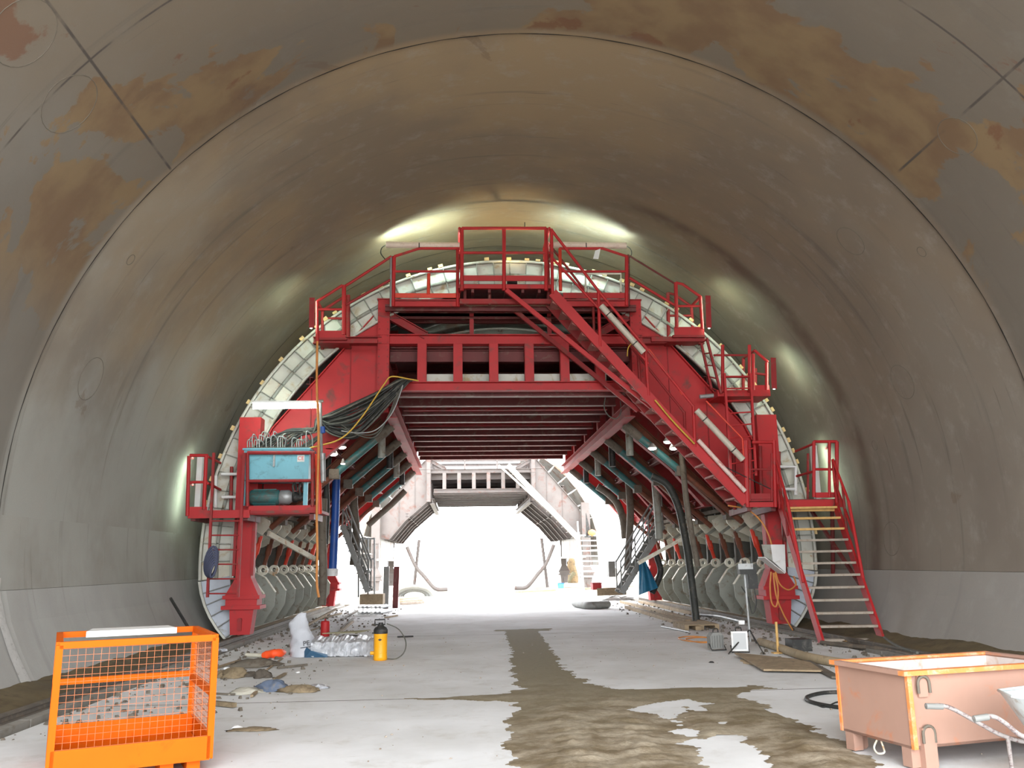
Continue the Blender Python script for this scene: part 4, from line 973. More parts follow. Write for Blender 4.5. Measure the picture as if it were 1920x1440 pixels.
for x_ in (0, W):
    for y_ in (0, D):
        sx, sy = (1 if x_ == 0 else -1), (1 if y_ == 0 else -1)
        sp.m('corner_post', MB().span(x_-.01*sx, x_+.03*sx, y_-.03*sy, y_, Hb, Ht-.035), SKIPO)
        ft = sp.m('foot', MB().prism([(x_+.08*sx, y_-.035*sy, .3),(x_+.2*sx, y_-.035*sy, .3),(x_+.2*sx, y_-.035*sy, .02),(x_+.18*sx,y_-.035*sy,0),(x_+.08*sx,y_-.035*sy,0)], (0, .08*sy, 0)), PINK)
        sp.m('foot_bracket', MB().span(x_, x_+.09*sx, y_+.02*sy, y_+.12*sy, 0.01, Hb), PINK, ft)
        for zz in (Ht-.1, .26):
            P = [(x_+.14*sx+.055*math.cos(a_)*sx, y_-.03*sy, zz+.055*math.sin(a_)) for a_ in [math.pi*i/8 for i in range(9)]]
            P = [(P[0][0], P[0][1], zz-.07)]+P+[(P[-1][0], P[-1][1], zz-.07)]
            sp.m('lifting_lug', MB().tube(P, .012, 6), DIRTY)
        sp.m('lug_plate', MB().span(x_+.095*sx, x_+.185*sx, y_-.02*sy, y_-.001*sy, Ht-.2, Ht-.04), PINK)
CRUST = paint('cement_crust', (214,204,198), (190,160,140), .3, .95, 0, 2.5, .12)
for a_ in ((.021,W-.021,D-.026,D-.02,Hb+.02,Ht-.03),(.021,W-.021,.02,.026,Hb+.02,Ht-.03),(.02,.026,.026,D-.026,Hb+.02,Ht-.03),(W-.026,W-.02,.026,D-.026,Hb+.02,Ht-.03),(.026,W-.026,.026,D-.026,Hb+.02,Hb+.05)): sp.box('cement_crust', *a_, CRUST)
sp.m('rope_loop', MB().tube(smoothpts([(.02,.42,.14),(-.03,.4,.09),(-.05,.34,.06),(-.02,.3,.07),(.01,.34,.1),(.02,.37,.14)]), .008, 6), CREAM)

FLAK = paint('flaking_tube', (158,150,146), (86,54,56), .4, .6, 0, 14, .1)
wb = thing('wheelbarrow', 'wheelbarrow with pale tray and flaking tube handles before the skip', 'wheelbarrow', (4.2, 6.3, 0))
Ya, Yb = 6.5, 5.95
h1 = [A(1736,1324,Ya), A(1776,1325,Ya), A(1832,1354,Ya), A(1882,1380,Ya)]; h2 = [A(1826,1348,Yb), A(1860,1343,Yb), A(1885,1356,Yb), A(1921,1382,Yb)]
for h in (h1, h2):
    e = h[-1]; tail = [V(e.x+.25, e.y, e.z-.06), V(e.x+.75, (e.y+6.22)/2, .2)]
    hd = wb.tube('handle', smoothpts(h+tail, 5), .016, FLAK, 8); wb.tube('grip', [h[0]-V(.0,0,0), h[0].lerp(h[1], .78)], .022, GREY, 10, hd)
    wb.tube('leg', [V(e.x+.03,e.y,e.z), V(e.x+.03,e.y,.03), V(e.x+.12,e.y,.012)], .015, FLAK, 8)
rim = [(3.95,6.22,.60),(4.0,6.0,.61),(4.3,5.92,.62),(4.75,5.94,.63),(4.98,6.05,.64),(5.03,6.22,.64),(4.98,6.4,.64),(4.75,6.52,.63),(4.3,6.54,.62),(4.0,6.46,.61)]
c_ = V(4.42, 6.22, 0); rows = []
for f, zz in ((1,0),(.93,-.06),(.72,-.24),(.55,-.29)):
    rows.append([(c_.x+(x_-c_.x)*f, c_.y+(y_-c_.y)*f, z_+zz) for x_, y_, z_ in rim])
mb = MB().grid(rows, True, True); mb.add(rows[-1], [tuple(range(10))])
TRAY = paint('pale_tray', (206,214,214), (168,160,148), .35, .5, 0, 4, .1)
tr = wb.m('tray', mb, TRAY); wb.tube('tray_rim', rim+[rim[0]], .012, TRAY, 6, tr)
wh = wb.m('wheel', MB().lathe([(.1,-.04),(.17,-.045),(.19,0),(.17,.045),(.1,.04)], (5.18,6.22,.19), 20, (0,1,0)), BLACK)
wb.m('hub', MB().lathe([(.03,-.09),(.03,.09)], (5.18,6.22,.19), 10, (0,1,0)), STEEL, wh)

# ------------------------------------------------------------------ things on the floor, right
t = thing('site_lamp_stand', 'dark tripod stand with flood lamps standing right of the roadway', 'lamp stand', Z(1405,1222))
b_ = Z(1408,1220); top = A(1396,1075,b_.y)
t.tube('pole', [b_+V(0,0,.15), top], .022, STEEL, 8); t.tube('pole', [top, A(1392,1050,b_.y)], .016, BLACK, 8)
for u, v in ((1366,1226),(1432,1226),(1418,1206)): t.tube('leg', [b_+V(0,0,.36), Z(u,v,.015)], .012, BLACK, 6)
hd = t.m('lamp_head', MB().box(A(1400,1068,b_.y-.05), (.3,.14,.16)).box(A(1410,1090,b_.y-.02), (.16,.16,.26)), BLACK)
t.m('lamp_visor', MB().box(A(1398,1062,b_.y-.13), (.26,.03,.1)), STEEL, hd)
t.m('coupling', MB().box(A(1390,1167,b_.y-.04), (.1,.06,.07)), WHITE)
t.tube('hanging_cable', smoothpts([A(1412,1095,b_.y), A(1418,1130,b_.y), A(1410,1150,b_.y), A(1402,1120,b_.y), A(1390,1100,b_.y)]), .012, BLACK, 5)
GLASS = NT('lamp_glass'); GLASS.b.inputs['Base Color'].default_value = (.55,.56,.56,1); GLASS.b.inputs['Roughness'].default_value = .15; GLASS = GLASS.mat
def flood(lab, u, v, w_, h_, yaw, back=False):
    b = Z(u, v); t = T('flood_lamp', lab, 'lamp', b, yaw, 'flood lamps on the floor')
    if not back:
        t.m('frame', MB().span(-w_/2,w_/2,-.02,.02,.03,.06).span(-w_/2,w_/2,-.02,.02,h_-.03,h_).span(-w_/2,-w_/2+.03,-.02,.02,.06,h_-.03).span(w_/2-.03,w_/2,-.02,.02,.06,h_-.03), WHITE)
        t.m('glass', MB().span(-w_/2+.03,w_/2-.03,-.008,.0,.06,h_-.03), GLASS)
        t.m('body', MB().prism([(-w_/2+.02,.02,.05),(w_/2-.02,.02,.05),(w_/2-.02,.02,h_-.02),(-w_/2+.02,.02,h_-.02)], (0,.1,0)), BLACK)
    else:
        t.m('body', MB().prism([(-w_/2,0,.03),(w_/2,0,.03),(w_/2,.0,h_*.8),(w_/2-.05,0,h_),(-w_/2+.05,0,h_),(-w_/2,0,h_*.8)], (0,.14,0)), GREY)
        for k in range(5): t.m('cooling_fin', MB().span(-w_/2+.03+k*(w_-.06)/4-.006, -w_/2+.03+k*(w_-.06)/4+.006, -.025, 0, .06, h_-.05), GREY)
    t.m('bracket', MB().tube([(-w_/2-.01,.05,.12),(-w_/2-.01,-.05,.015),(w_/2+.01,-.05,.015),(w_/2+.01,.05,.12)], .01, 6), BLACK)
    t.m('handle', MB().tube(smoothpts([(-.05,.05,h_-.01),(-.04,.05,h_+.06),(.04,.05,h_+.06),(.05,.05,h_-.01)]), .01, 6), BLACK)
flood('white framed flood lamp facing forward at the foot of the tripod', 1388, 1224, .28, .36, -.15)
flood('grey flood lamp turned away left of the tripod', 1346, 1220, .26, .31, .2, True)
single('plywood_sheet', MB().prism([Z(1377,1226,.05), Z(1432,1258,.03), Z(1543,1260,.03), Z(1520,1245,.05), Z(1490,1238,.06)], (0,0,.025)), WOOD, 'weathered plywood sheet lying right of the roadway', 'plywood')
single('timber_board', MB().bar(Z(1512,1240,.04), Z(1568,1270,.03), .12, .03), DIRTY, 'dark board end poking out beyond the plywood sheet', 'board')
for k in range(2): single('timber_board', MB().bar(Z(1392+k*6,1238+k*4,.015), Z(1498,1252+k*4,.015), .1, .03), WOOD, ['upper of two timbers under the plywood sheet','lower of two timbers under the plywood sheet'][k], 'board')
def floorline(name, lab, px, r, mat, cat='hose', n=8, z=None, group=None):
    P = [Z(u, v, r if z is None else z) for u, v in px]; return single(name, MB().tube(smoothpts(P), r, n), mat, lab, cat, group)
floorline('suction_hose', 'thick dusty tan hose lying from the tripod to the skip', [(1425,1203),(1460,1214),(1500,1228),(1545,1238),(1610,1248)], .07, paint('tan_hose', (172,154,124), (140,124,100), .3, .8, 0, 4, .2), 'hose', 10)
floorline('rubber_hose', 'black rubber hose looped on the floor left of the skip', [(1640,1300),(1590,1298),(1545,1299),(1515,1306),(1516,1314),(1545,1322),(1590,1328),(1640,1330)], .022, BLACK, 'hose')
floorline('rubber_hose', 'thin dark cable end beside the black hose loop', [(1528,1318),(1545,1326),(1572,1316),(1600,1322)], .008, BLACK, 'cable')
floorline('extension_cord', 'orange cable coiled flat on the floor behind the grey flood lamp', [(1335,1196),(1300,1193),(1272,1196),(1290,1202),(1330,1203),(1338,1197),(1310,1195),(1285,1199),(1320,1205),(1345,1199)], .012, ORAC, 'cable', 6)
floorline('steel_pipe', 'pale pipe lying between the ribs and the tripod', [(1312,1152),(1350,1156),(1392,1166)], .045, STEEL, 'pipe')
floorline('steel_pipe', 'bright strip of aluminium on the floor beside the pallet', [(1240,1175),(1262,1179),(1292,1185)], .02, STEEL, 'strip', 6)
floorline('steel_pipe', 'long rusty pipe on the floor behind the stair foot', [(1540,1205),(1600,1212),(1660,1218),(1715,1230)], .04, RAILM, 'pipe')
floorline('concrete_pipe', 'big grey pipe lying by the far right debris', [(1078,1131),(1105,1135),(1140,1133)], .13, GREY, 'pipe', 12)
floorline('power_cable', 'grey cable running up the soil behind the timber stair', [(1658,1195),(1672,1205),(1690,1214),(1720,1224)], .02, HOSE, 'cable', 6, .28)
single('timber_stake', MB().tube([Z(1459,1224), A(1455,1166,Z(1459,1224).y)], .024, 6).box(Z(1459,1224,.01), (.2,.12,.02)), TREADY, 'upright pale timber stake beside the tripod', 'stake')
single('battery_box', MB().span(*(lambda p, q: (p.x, q.x, p.y, p.y+.35, 0, .2))(Z(1487,1222), Z(1527,1222))), BLACK, 'low black box on the floor at the foot of the stair', 'box')
t = thing('pallet', 'grey timber pallet by the base of the right ribs', 'pallet', Z(1320,1180))
p_ = Z(1284,1182); q_ = Z(1362,1184)
for k in range(5): t.box('slat', p_.x, q_.x, p_.y+k*.24, p_.y+k*.24+.16, .1, .125, WOOD)
for k in range(3): t.box('runner', p_.x+k*(q_.x-p_.x-.1)/2, p_.x+k*(q_.x-p_.x-.1)/2+.1, p_.y, p_.y+1.1, 0, .1, WOOD)
for k, (p, q) in enumerate((((1165,1128),(1338,1172)), ((1175,1138),(1310,1178)), ((1200,1128),(1300,1150)), ((1190,1143),(1290,1165)))):
    single('scrap_timber', MB().bar(Z(*p, .05), Z(*q, .05), .14, .09), WOOD, ['longest scrap timber beside the right ribs','second scrap timber from the right ribs','short scrap timber tucked against the right ribs','scrap timber nearest the roadway below the right ribs'][k], 'timber', 'timbers along the right ribs')
# ------------------------------------------------------------------ things on the floor, left
y_ = Z(713,1238); t = thing('pressure_sprayer', 'yellow pressure sprayer with black pump head and hose', 'sprayer', y_)
YELP = paint('sprayer_yellow', (246,172,20), (214,150,30), .15, .4, 0, 3, .08)
t.m('tank', MB().lathe([(.1,0),(.118,.01),(.118,.06),(.114,.08),(.114,.4),(.118,.42),(.118,.44)], y_, 24), YELP)
t.m('pump_head', MB().lathe([(.122,.44),(.122,.5),(.1,.54),(.06,.56),(.04,.6),(.04,.62)], y_, 24), BLACK)
t.m('pump_handle', MB().tube([y_+V(-.1,0,.59), y_+V(-.1,0,.67), y_+V(.07,0,.67), y_+V(.07,0,.59), y_+V(-.1,0,.59)], .014, 6), BLACK)
t.m('spout', MB().span(y_.x-.15, y_.x-.1, y_.y-.02, y_.y+.02, .44, .46), BLACK)
t.m('valve', MB().lathe([(.03,0),(.03,.06)], y_+V(-.17,0,.12), 8, (1,0,0)), YELP)
c = y_+V(0,-.119,.345); t.m('emblem', MB().prism([c+V(-.035,0,0), c+V(0,0,.02), c+V(.035,0,0), c+V(0,0,-.02)], (0,-.002,0)), BLACK)
for zz in (.24, .12): t.m('band', MB().lathe([(.1155,zz),(.117,zz+.005),(.1155,zz+.01)], y_, 24), YELP)
t.m('hose', MB().tube(smoothpts([y_+V(.1,0,.6), y_+V(.3,.05,.5), y_+V(.42,.1,.3), y_+V(.4,.1,.12), y_+V(.28,.05,.02), y_+V(.12,0,.02)]), .01, 6), HOSE)
floorline('spray_lance', 'black spray lance lying on the floor right of the sprayer', [(745,1194),(775,1193)], .018, BLACK, 'lance', 6)
# white sack
bs = Z(563,1233); rows = []; NR, NC = 22, 28
spine = [(0,0,0,.22,.2),(0.02,0,.14,.235,.2),(-.01,0,.3,.2,.17),(-.05,0,.45,.175,.13),(-.09,0,.58,.17,.07),(-.06,0,.68,.11,.035),(-.01,0,.76,.055,.02)]
for i in range(NR):
    f = i/(NR-1)*(len(spine)-1); k = min(int(f), len(spine)-2); g = f-k; s_ = [a+(b-a)*g for a, b in zip(spine[k], spine[k+1])]; r_ = []
    for j in range(NC):
        a_ = 2*math.pi*j/NC; wv = 1+.05*math.sin(3*a_+i*.9)+.04*math.sin(7*a_-i*1.7)+.03*random.uniform(-1,1)
        r_.append((bs.x+s_[0]+s_[3]*wv*math.cos(a_), bs.y+.2+s_[4]*wv*math.sin(a_), s_[2]+.012*math.sin(2*a_+i)*(1 if 0 < i < NR-1 else 0)+(.004 if i == 0 else 0)))
    rows.append(r_)
sack = thing('sack', 'white plastic sack standing upright beside the foil roll', 'sack', (bs.x, bs.y+.2, 0))
mb = MB().grid(rows, True, True); mb.add(rows[-1], [tuple(range(NC))]); mb.add(rows[0], [tuple(range(NC))[::-1]])
sb = sack.m('bag', mb, paint('sack_white', (188,190,196), (200,202,210), .2, .6, 0, 5, .08))
INK = paint('black_print', (40,40,44), None, 0, .6, 0, 3, .1)
text('PE', .12, (bs.x+.1, bs.y-.012, .24), (math.radians(84), math.radians(-8), math.radians(10)), INK, sb)
sack.m('print_line', MB().bar((bs.x, bs.y-.018, .165), (bs.x+.2, bs.y-.0, .19), .004, .012), INK, sb)
# foil roll
FO = NT('crinkled_foil'); FO.b.inputs['Metallic'].default_value = .85; FO.b.inputs['Base Color'].default_value = (.78,.8,.84,1); FO.b.inputs['Roughness'].default_value = .32
FO.bump(FO.noise(FO.obj(), 9, 7, .7, 1.2), .9, .05); FO = FO.mat
p0, p1 = Z(583,1233), Z(702,1231); rows = []; n = 40
for i in range(n):
    f = i/(n-1); c = p0.lerp(p1, f); r_ = []
    for (a, b) in ((0,.01),(0,.17),(.03,.25),(.12,.29),(.4,.33),(.62,.3),(.7,.2),(.7,.01)):
        r_.append((c.x+random.uniform(-.012,.012), c.y+a+random.uniform(-.015,.015), max(.004, b*(1+.05*math.sin(i*.7))+random.uniform(-.012,.012))))
    rows.append(r_)
fr = thing('insulation_roll', 'crinkled silver foil insulation bale beside the sprayer', 'insulation', p0.lerp(p1, .5)+V(0,.35,0))
mb = MB().grid(rows, False); mb.add(rows[0], [tuple(range(8))]); mb.add(rows[-1], [tuple(range(8))[::-1]]); fr.m('foil', mb, FO)
fr.m('blue_wrap', MB().prism([p0+V(-.12,.02,.0), p0+V(.3,-.03,0), p0+V(.28,-.02,.05), p0+V(.0,-.02,.12), p0+V(-.14,.1,.2)], (0,.03,0)), paint('blue_wrap', (52,92,122), (70,80,96), .3, .5, 0, 4, .2))
fr.m('olive_cover', MB().prism([p0+V(.1,.55,.36), p0+V(.75,.6,.36), p0+V(.95,.95,.38), p0+V(.15,1.0,.34)], (0,0,.012)), paint('olive_board', (150,144,112), (128,120,92), .3, .8, 0, 3, .15))
c = Z(609,1204); t = thing('gas_cylinder', 'red steel cylinder standing behind the foil bale', 'cylinder', c)
t.m('body', MB().lathe([(.085,0),(.095,.01),(.095,.41),(.085,.43),(.03,.44)], c, 20), RED); t.m('valve', MB().lathe([(.02,.44),(.02,.48)], c, 8), REDD)
floorline('dark_roll', 'dark rubber roll lying behind the foil bale', [(632,1197),(655,1195),(676,1195)], .05, DHOSE, 'roll')
t = thing('work_glove', 'orange foam sleeve with cream stick left of the sack', 'sleeve', Z(500,1228))
ORF = emit('unused', (255,255,255), 0); ORF = paint('fluorescent_orange', (250,88,34), (220,70,30), .15, .6, 0, 6, .1)
P = [Z(494,1229,.06), Z(508,1226,.07), Z(522,1225,.07), Z(534,1223,.06)]
t.m('sleeve', MB().tube(smoothpts(P, 4), [.05,.06,.07,.065,.07,.075,.08,.075,.08,.075,.06,.045,.03], 10), ORF); t.tube('stick', [Z(462,1228,.04), Z(496,1229,.05)], .035, CREAM, 8)
# soft lumps: rags, clay, crumpled rolls
def lump(name, lab, u, v, sx, sy, sz, mat, cat='rag', rz=0.0, seed=0):
    b = Z(u, v); rr = random.Random(seed); rows = []; n, mcol = 12, 20; ph = [rr.uniform(0, 6.28) for _ in range(8)]
    for i in range(n+1):
        th = math.pi*.52*i/n; r_ = []
        for j in range(mcol):
            a = 2*math.pi*j/mcol; k = 1+.16*math.sin(3*a+ph[0])+.12*math.sin(5*a+ph[1]+i*.6)+.1*math.sin(9*a+ph[2]-i)+rr.uniform(-.13,.13)
            x_, yy = sx*math.sin(th)*math.cos(a)*k, sy*math.sin(th)*math.sin(a)*k; zz = sz*math.cos(th)*(1+.25*math.sin(4*a+ph[3])*math.sin(th))
            r_.append((b.x+x_*math.cos(rz)-yy*math.sin(rz), b.y+sy*.6+x_*math.sin(rz)+yy*math.cos(rz), max(.003, zz)))
        rows.append(r_)
    return single(name, MB().grid(rows, True, True), mat, lab, cat, None)
BRN = paint('clay_brown', (140,124,98), (108,92,72), .4, .9, 0, 5, .3, .4); DRK = paint('dark_clay', (92,84,74), (70,62,54), .4, .9, 0, 5, .3, .4)
BLG = paint('blue_grey_cloth', (92,104,124), (120,116,112), .35, .85, 0, 5, .2)
lump('clay_lump', 'brown ring-shaped clay lump near the basket', 434, 1272, .2, .2, .14, BRN, 'clay', 0, 1)
lump('clay_lump', 'pale brown clay lump at the edge of the basket', 415, 1271, .13, .14, .1, BRN, 'clay', 0, 2)
lump('clay_lump', 'dark round clay lump right of the brown ring', 489, 1272, .13, .12, .12, DRK, 'clay', 0, 3)
lump('clay_lump', 'flat dark clay lump beside the round one', 468, 1269, .12, .1, .07, DRK, 'clay', 0, 4)
lump('cloth_bundle', 'rolled blue-grey cloth bundle on the floor', 510, 1297, .2, .13, .14, BLG, 'cloth', 0, 5)
lump('cloth_bundle', 'crumpled brown cloth trailing from the blue-grey bundle', 562, 1299, .24, .12, .09, BRN, 'cloth', 0, 6)
lump('plastic_scrap', 'glossy crumpled plastic at the end of the brown cloth', 594, 1292, .13, .08, .06, FO, 'plastic', 0, 7)
lump('paper_sack', 'flat pale paper sack on the floor below the clay lumps', 456, 1302, .2, .18, .07, paint('pale_sack', (186,182,168), (160,154,140), .3, .85, 0, 4, .15), 'sack', 0, 8)
lump('clay_lump', 'grey heap of scrap behind the brown clay ring', 470, 1252, .4, .3, .12, DIRTY, 'scrap', .4, 9)
lump('clay_lump', 'low olive heap of sand on the floor right of the basket', 470, 1371, .22, .1, .025, BRN, 'sand', 0, 10)
lump('clay_lump', 'dark cone of spilled mortar by the far right ribs', 1160, 1126, .55, .4, .22, GREY, 'mortar', 0, 11)
lump('clay_lump', 'small crumpled silver scrap behind the basket corner', 411, 1222, .14, .08, .07, FO, 'scrap', 0, 12)
for u, v, s_ in ((558,1262,.04),(442,1367,.05),(1335,1243,.04),(425,1255,.06),(462,1252,.08)):
    lump('paper_scrap', {558:'lone white paper scrap on the floor right of the sticks',442:'pale paper scrap on the low sand heap',1335:'small dark stone on the floor near the plywood',425:'white paper scrap above the brown clay ring',462:'white paper scrap on the grey scrap heap'}[u], u, v, s_, s_, s_*.6, WHITE if u < 1000 else BLACK, 'scrap', 0, u)
    bpy.context.scene.collection.objects[-1]['group'] = 'scraps on the floor'
SLAB_ = ['thin bent stick running up from the floor to the orange sleeve', 'dark straight stick on the floor below the white sack', 'short dark stick right of the dark clay lump', 'short stick poking out left of the blue-grey bundle', 'thin stick beside the basket near the pale paper sack', 'flat stick on the grey scrap heap below the orange sleeve',
  'long pale lath leaning up from behind the white sack', 'short lath on the floor behind the white sack', 'second short lath behind the white sack', 'long crossed stick right of the red cylinder', 'upper crossed stick right of the red cylinder', 'short stick at the left foot of the red cylinder', 'dark stick with a red tip beyond the steel tubes', 'stick lying under the steel tube pile', 'dusty block stick on the floor right of the basket', 'stick lying along the rail behind the basket', 'lath lying below the left ribs', 'lath between the left ribs and the steel tubes']
STK = [((500,1256),(530,1234),.012),((520,1252),(576,1246),.018),((513,1275),(535,1263),.02),((472,1305),(489,1290),.018),((400,1300),(440,1302),.012),((455,1250),(505,1240),.02),((565,1178),(630,1142),.03),((570,1180),(600,1168),.02),((580,1183),(600,1176),.02),((618,1200),(662,1165),.03),((640,1178),(662,1160),.03),((588,1206),(600,1186),.02),((722,1158),(745,1154),.025),((640,1162),(670,1145),.03),((402,1318),(440,1322),.03),((405,1252),(450,1238),.02),((560,1188),(585,1172),.03),((600,1160),(640,1150),.03)]
for i, (p, q, r_) in enumerate(STK):
    zz = .02 if i < 6 else (.06 if i in (6,) else .03)
    single('scrap_stick', MB().bar(Z(*p, r_+.005), Z(*q, r_+.005+(.25 if i == 6 else 0)), r_*2, r_*1.6), (WOOD, DIRTY, BRN)[i % 3], SLAB_[i], 'stick', 'scrap sticks on the left')
for i in range(12):
    b = Z(672+(i % 6)*8, 1152-(i//6)*6); d = V(.28+.05*random.random(), .9+.3*random.random(), 0)
    single('scaffold_tube', MB().tube([b+V(0,0,.05+.08*(i//6)), b+d+V(0,0,.07+.08*(i//6))], .045, 10), STEEL if i % 3 else WHITE, ['first','second','third','fourth','fifth','sixth'][i % 6]+' tube from the left in the '+('bottom' if i < 6 else 'top')+' layer of the steel tube pile', 'tube', 'pile of steel tubes')
# rubble and dust along the edges
def rubble(lab, n, fx, fy, smax, mat, seed):
    rr = random.Random(seed); mb = MB()
    for _ in range(n):
        x_, yy = fx(rr), fy(rr); s_ = smax*rr.random()**2+.008; a = rr.uniform(0, 3.1)
        P = []
        for z_ in (0, s_*rr.uniform(.4,.9)):
            for k in range(4):
                t_ = a+k*math.pi/2+rr.uniform(-.3,.3); q_ = s_*rr.uniform(.5,1)*(1 if z_ == 0 else .7); P.append((x_+q_*math.cos(t_), yy+q_*math.sin(t_), z_+.002))
        mb.hexa(P)
    return single('rubble', mb, mat, lab, 'rubble', kind='stuff')
rubble('scattered concrete crumbs and litter along the left edge of the roadway', 900, lambda r: -4.4+2.3*r.random()**1.8, lambda r: 9+23*r.random(), .055, DIRTY, 5)
rubble('scattered crumbs and litter along the right edge of the roadway', 700, lambda r: 6.9-1.9*r.random()**1.8, lambda r: 12+21*r.random(), .055, DIRTY, 6)
rubble('fine pale crumbs scattered over the middle of the roadway', 350, lambda r: -4+10*r.random(), lambda r: 5.5+14*r.random(), .014, TREAD, 7)

# ------------------------------------------------------------------ beyond the gantry
single('steel_post', MB().ibeam(Z(723,1141), A(725,1062,Z(723,1141).y), .2, .2, (1,0,0)), GREY, 'grey upright steel post on the floor at the far left', 'post')
single('steel_post', MB().ibeam(Z(741,1140), A(744,1062,Z(741,1140).y), .2, .2, (1,0,0)), DRED, 'dark red upright steel post beside the grey one', 'post')
t = thing('duct_bend', 'arched grey duct halves stacked at the far left', 'duct', Z(775,1119))
b = Z(775,1119)
for k in range(5):
    P = [b+V(1.0*math.cos(a_)*(1-.1*k), .25*k, .5*math.sin(a_)*(1-.1*k)) for a_ in [math.pi*i/14 for i in range(15)]]; t.tube('duct', P, .09, STEEL if k % 2 else GREY, 8)
for k in range(5):
    single('scrap_timber', MB().bar(Z(752,1132-k*2.4,.06+.0*k), Z(793-k*3,1129-k*2.4,.06), .16, .1), WOOD if k % 2 else TREAD, ['lowest','second lowest','middle','second highest','topmost'][k]+' pale plank in the stack by the far left posts', 'timber', 'timbers at the far left')
for k in range(7):
    p = Z(968+k*13, 1110-k*1.2, .05); single('scrap_timber', MB().bar(p, p+V(2.2+.4*k, 1.2-.2*k, .02), .18, .08), (WOOD, TREAD, STEEL)[k % 3], ['leftmost','second from left','third from left','middle','third from right','second from right','rightmost'][k]+' plank of those on the bright ground beyond the gantry', 'timber', 'planks beyond the gantry')
c = Z(1052,1106); t = thing('bucket', 'bright blue bucket on the far ground', 'bucket', c)
t.m('shell', MB().lathe([(.16,0),(.2,.38),(.185,.38),(.15,.02)], c, 18), paint('bucket_blue', (70,150,236), (60,130,210), .2, .5, 0, 3, .1)); t.m('rim', MB().lathe([(.2,.37),(.215,.38),(.2,.39)], c, 18), BLUE)
t = thing('tarpaulin', 'teal blue tarpaulin hanging by the right service stair', 'tarpaulin', A(1215,1118,26.5)); rows = []
for i in range(9):
    f = i/8; rows.append([A(1198+(10+26*f)*g, 1054+62*f-8*g*(1-f)-14*f*g, 26.2+.12*math.sin(g*9+f*2)) for g in [j/10 for j in range(11)]])
TARP = paint('tarp_teal', (40,112,146), (30,84,112), .3, .6, 0, 3, .2)
mb = MB().grid(rows); mb.grid([[p+V(0,.01,0) for p in r_] for r_ in rows]); t.m('sheet', mb, TARP)
t = thing('red_crate', 'small red crate on a timber beam at the far right', 'crate', A(1125,1106,30.0))
a_, b_ = A(1112,1106,30.0), A(1128,1094,30.0); t.box('crate', a_.x, b_.x, 30, 30.5, a_.z, b_.z, RED); t.box('lid', a_.x-.02, b_.x+.02, 29.98, 30.52, b_.z, b_.z+.03, REDD)
single('timber_beam', MB().bar(A(1122,1110,30.0), A(1172,1108,29.5), .25, .25), WOOD, 'thick timber beam below the red crate', 'timber')
single('grey_cabinet', MB().span(A(1142,1082,31).x, A(1152,1082,31).x+.05, 31, 31.4, A(1142,1082,31).z, A(1142,1052,31).z), GREY, 'grey cabinet standing behind the right service stair', 'cabinet')
# second gantry and its shell in the daylight
g2_ = gantry('formwork_gantry', 'haze-grey second gantry standing in daylight beyond the tunnel', 50.0, 12.0, HAZED, HAZED, HAZED)
s2 = T('formwork_shell', 'rust streaked white formwork shell around the second gantry', 'formwork', (XC, 50, 0))
for i in range(24):
    a1, a2 = -4+i*188/24+.2, -4+(i+1)*188/24-.2
    if 60 < a1 < 115: continue
    mb = MB().prism([rp(a1, 7.0, 51.0), rp(a2, 7.0, 51.0), rp(a2, 7.1, 51.0), rp(a1, 7.1, 51.0)], (0, 11, 0)); s2.m('skin_panel', mb, RUSTW)
for i in range(1, 24):
    a = -4+i*188/24; s2.bar('stiffener', rp(a, 6.5, 50.9), rp(a, 7.1, 50.9), .05, .15, RUSTW, (0,1,0))
for s in (-1, 1):
    s2.box('side_panel', XC+s*5.8, XC+s*5.86, 50.5, 60, 1.9, 4.6, RUSTW); s2.bar('ledge', (XC+s*5.7, 49.5, 1.85), (XC+s*5.7, 60, 1.85), .5, .12, RUSTW)
    s2.m('brace', MB().tube(smoothpts([(XC+s*4.4,52,2.6),(XC+s*3.9,52,1.5),(XC+s*3.4,52,.9),(XC+s*2.7,52,.15),(XC+s*2.0,52,.1)]), .12, 6), HAZED)
    s2.m('brace', MB().tube([(XC+s*3.7,52.5,3.0),(XC+s*4.0,52.5,.1)], .1, 6), HAZED)
t = thing('white_stair', 'white stair with open treads on the second gantry', 'stair', Z(1100,1090))
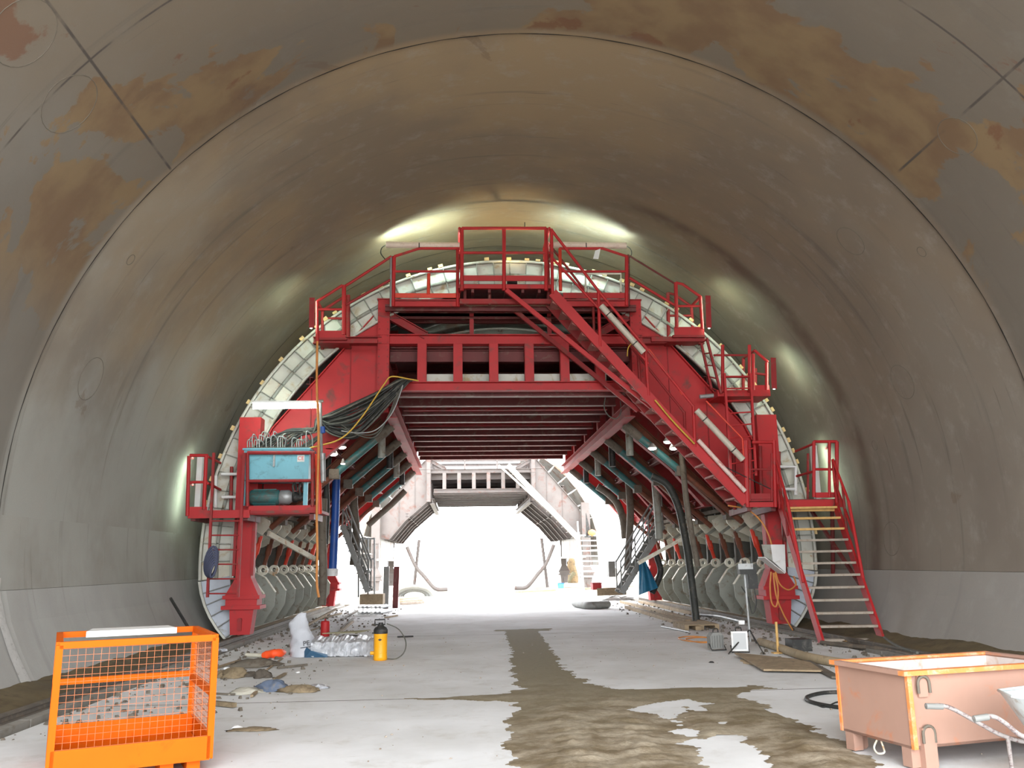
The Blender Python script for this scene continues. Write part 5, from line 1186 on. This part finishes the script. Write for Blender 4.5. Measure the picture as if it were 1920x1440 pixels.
for u0, u1 in ((1085,1090),(1119,1124)): t.bar('stringer', A(u0,1000,48.5), V(A(u1,1088,47.0).x, 46.2, .02), .08, .25, WHITE)
for i in range(9): t.bar('tread', A(1085+i*.6,1004+i*9.6,48.4-i*.15), A(1119+i*.6,1004+i*9.6,48.4-i*.15), .25, .06, WHITE)
for u0 in (1083, 1121): t.tube('handrail', [A(u0,978,48.5), A(u0+4,1062,47.0)], .04, WHITE)
t = thing('diagonal_truss', 'pale diagonal stair girder on the face of the second gantry', 'stair', A(1000,940,49.2))
t.bar('girder', A(952,872,49.3), A(1085,1010,49.3), .12, .3, CREAM); t.bar('rail', A(935,872,49.1), A(1060,985,49.1), .06, .1, CREAM)
for i in range(14): p = A(955+i*9.5,880+i*9.8,49.3); t.box('tread', p.x-.15, p.x+.15, 49.3, 50.0, p.z-.02, p.z+.02, HAZED)

t = thing('wrapped_bundle', 'tall brown wrapped bundle on the far right ground', 'bundle', Z(1074,1093))
b = Z(1074,1093); t.m('wrap', MB().tube(smoothpts([b, b+V(.02,0,.7), b+V(-.08,0,1.3), b+V(0,0,1.85)]), [.42,.42,.43,.43,.42,.4,.38,.36,.36,.36,.36,.34,.33,.32,.31,.29,.26,.22,.12], 12), paint('brown_wrap', (112,92,64), (76,64,46), .45, .9, 0, 3, .3))
t.m('loose_cover', MB().tube(smoothpts([b+V(-.3,-.2,0), b+V(-.1,-.3,.5), b+V(.1,-.32,.8)]), .16, 8), paint('mossy_cover', (98,92,70), (70,64,50), .4, .9, 0, 3, .3))
t = thing('pennant', 'dark narrow wedge standing on the second gantry stair head', 'marker', A(1103,1005,47.5))
t.m('wedge', MB().prism([A(1099,962,47.5), A(1109,1004,47.5), A(1099,1005,47.5)], (0,.15,0)), BLACK); t.box('foot', A(1096,1005,47.5).x, A(1112,1005,47.5).x, 47.4, 47.75, A(1100,1007,47.5).z-.02, A(1100,1005,47.5).z, BLACK)
t.m('cover', MB().lathe([(.0,-.2),(.2,-.1),(.24,0),(.2,.12),(.0,.2)], A(1110,999,47.4), 10), paint('orange_cover', (196,130,84), (160,104,70), .3, .8, 0, 3, .2))
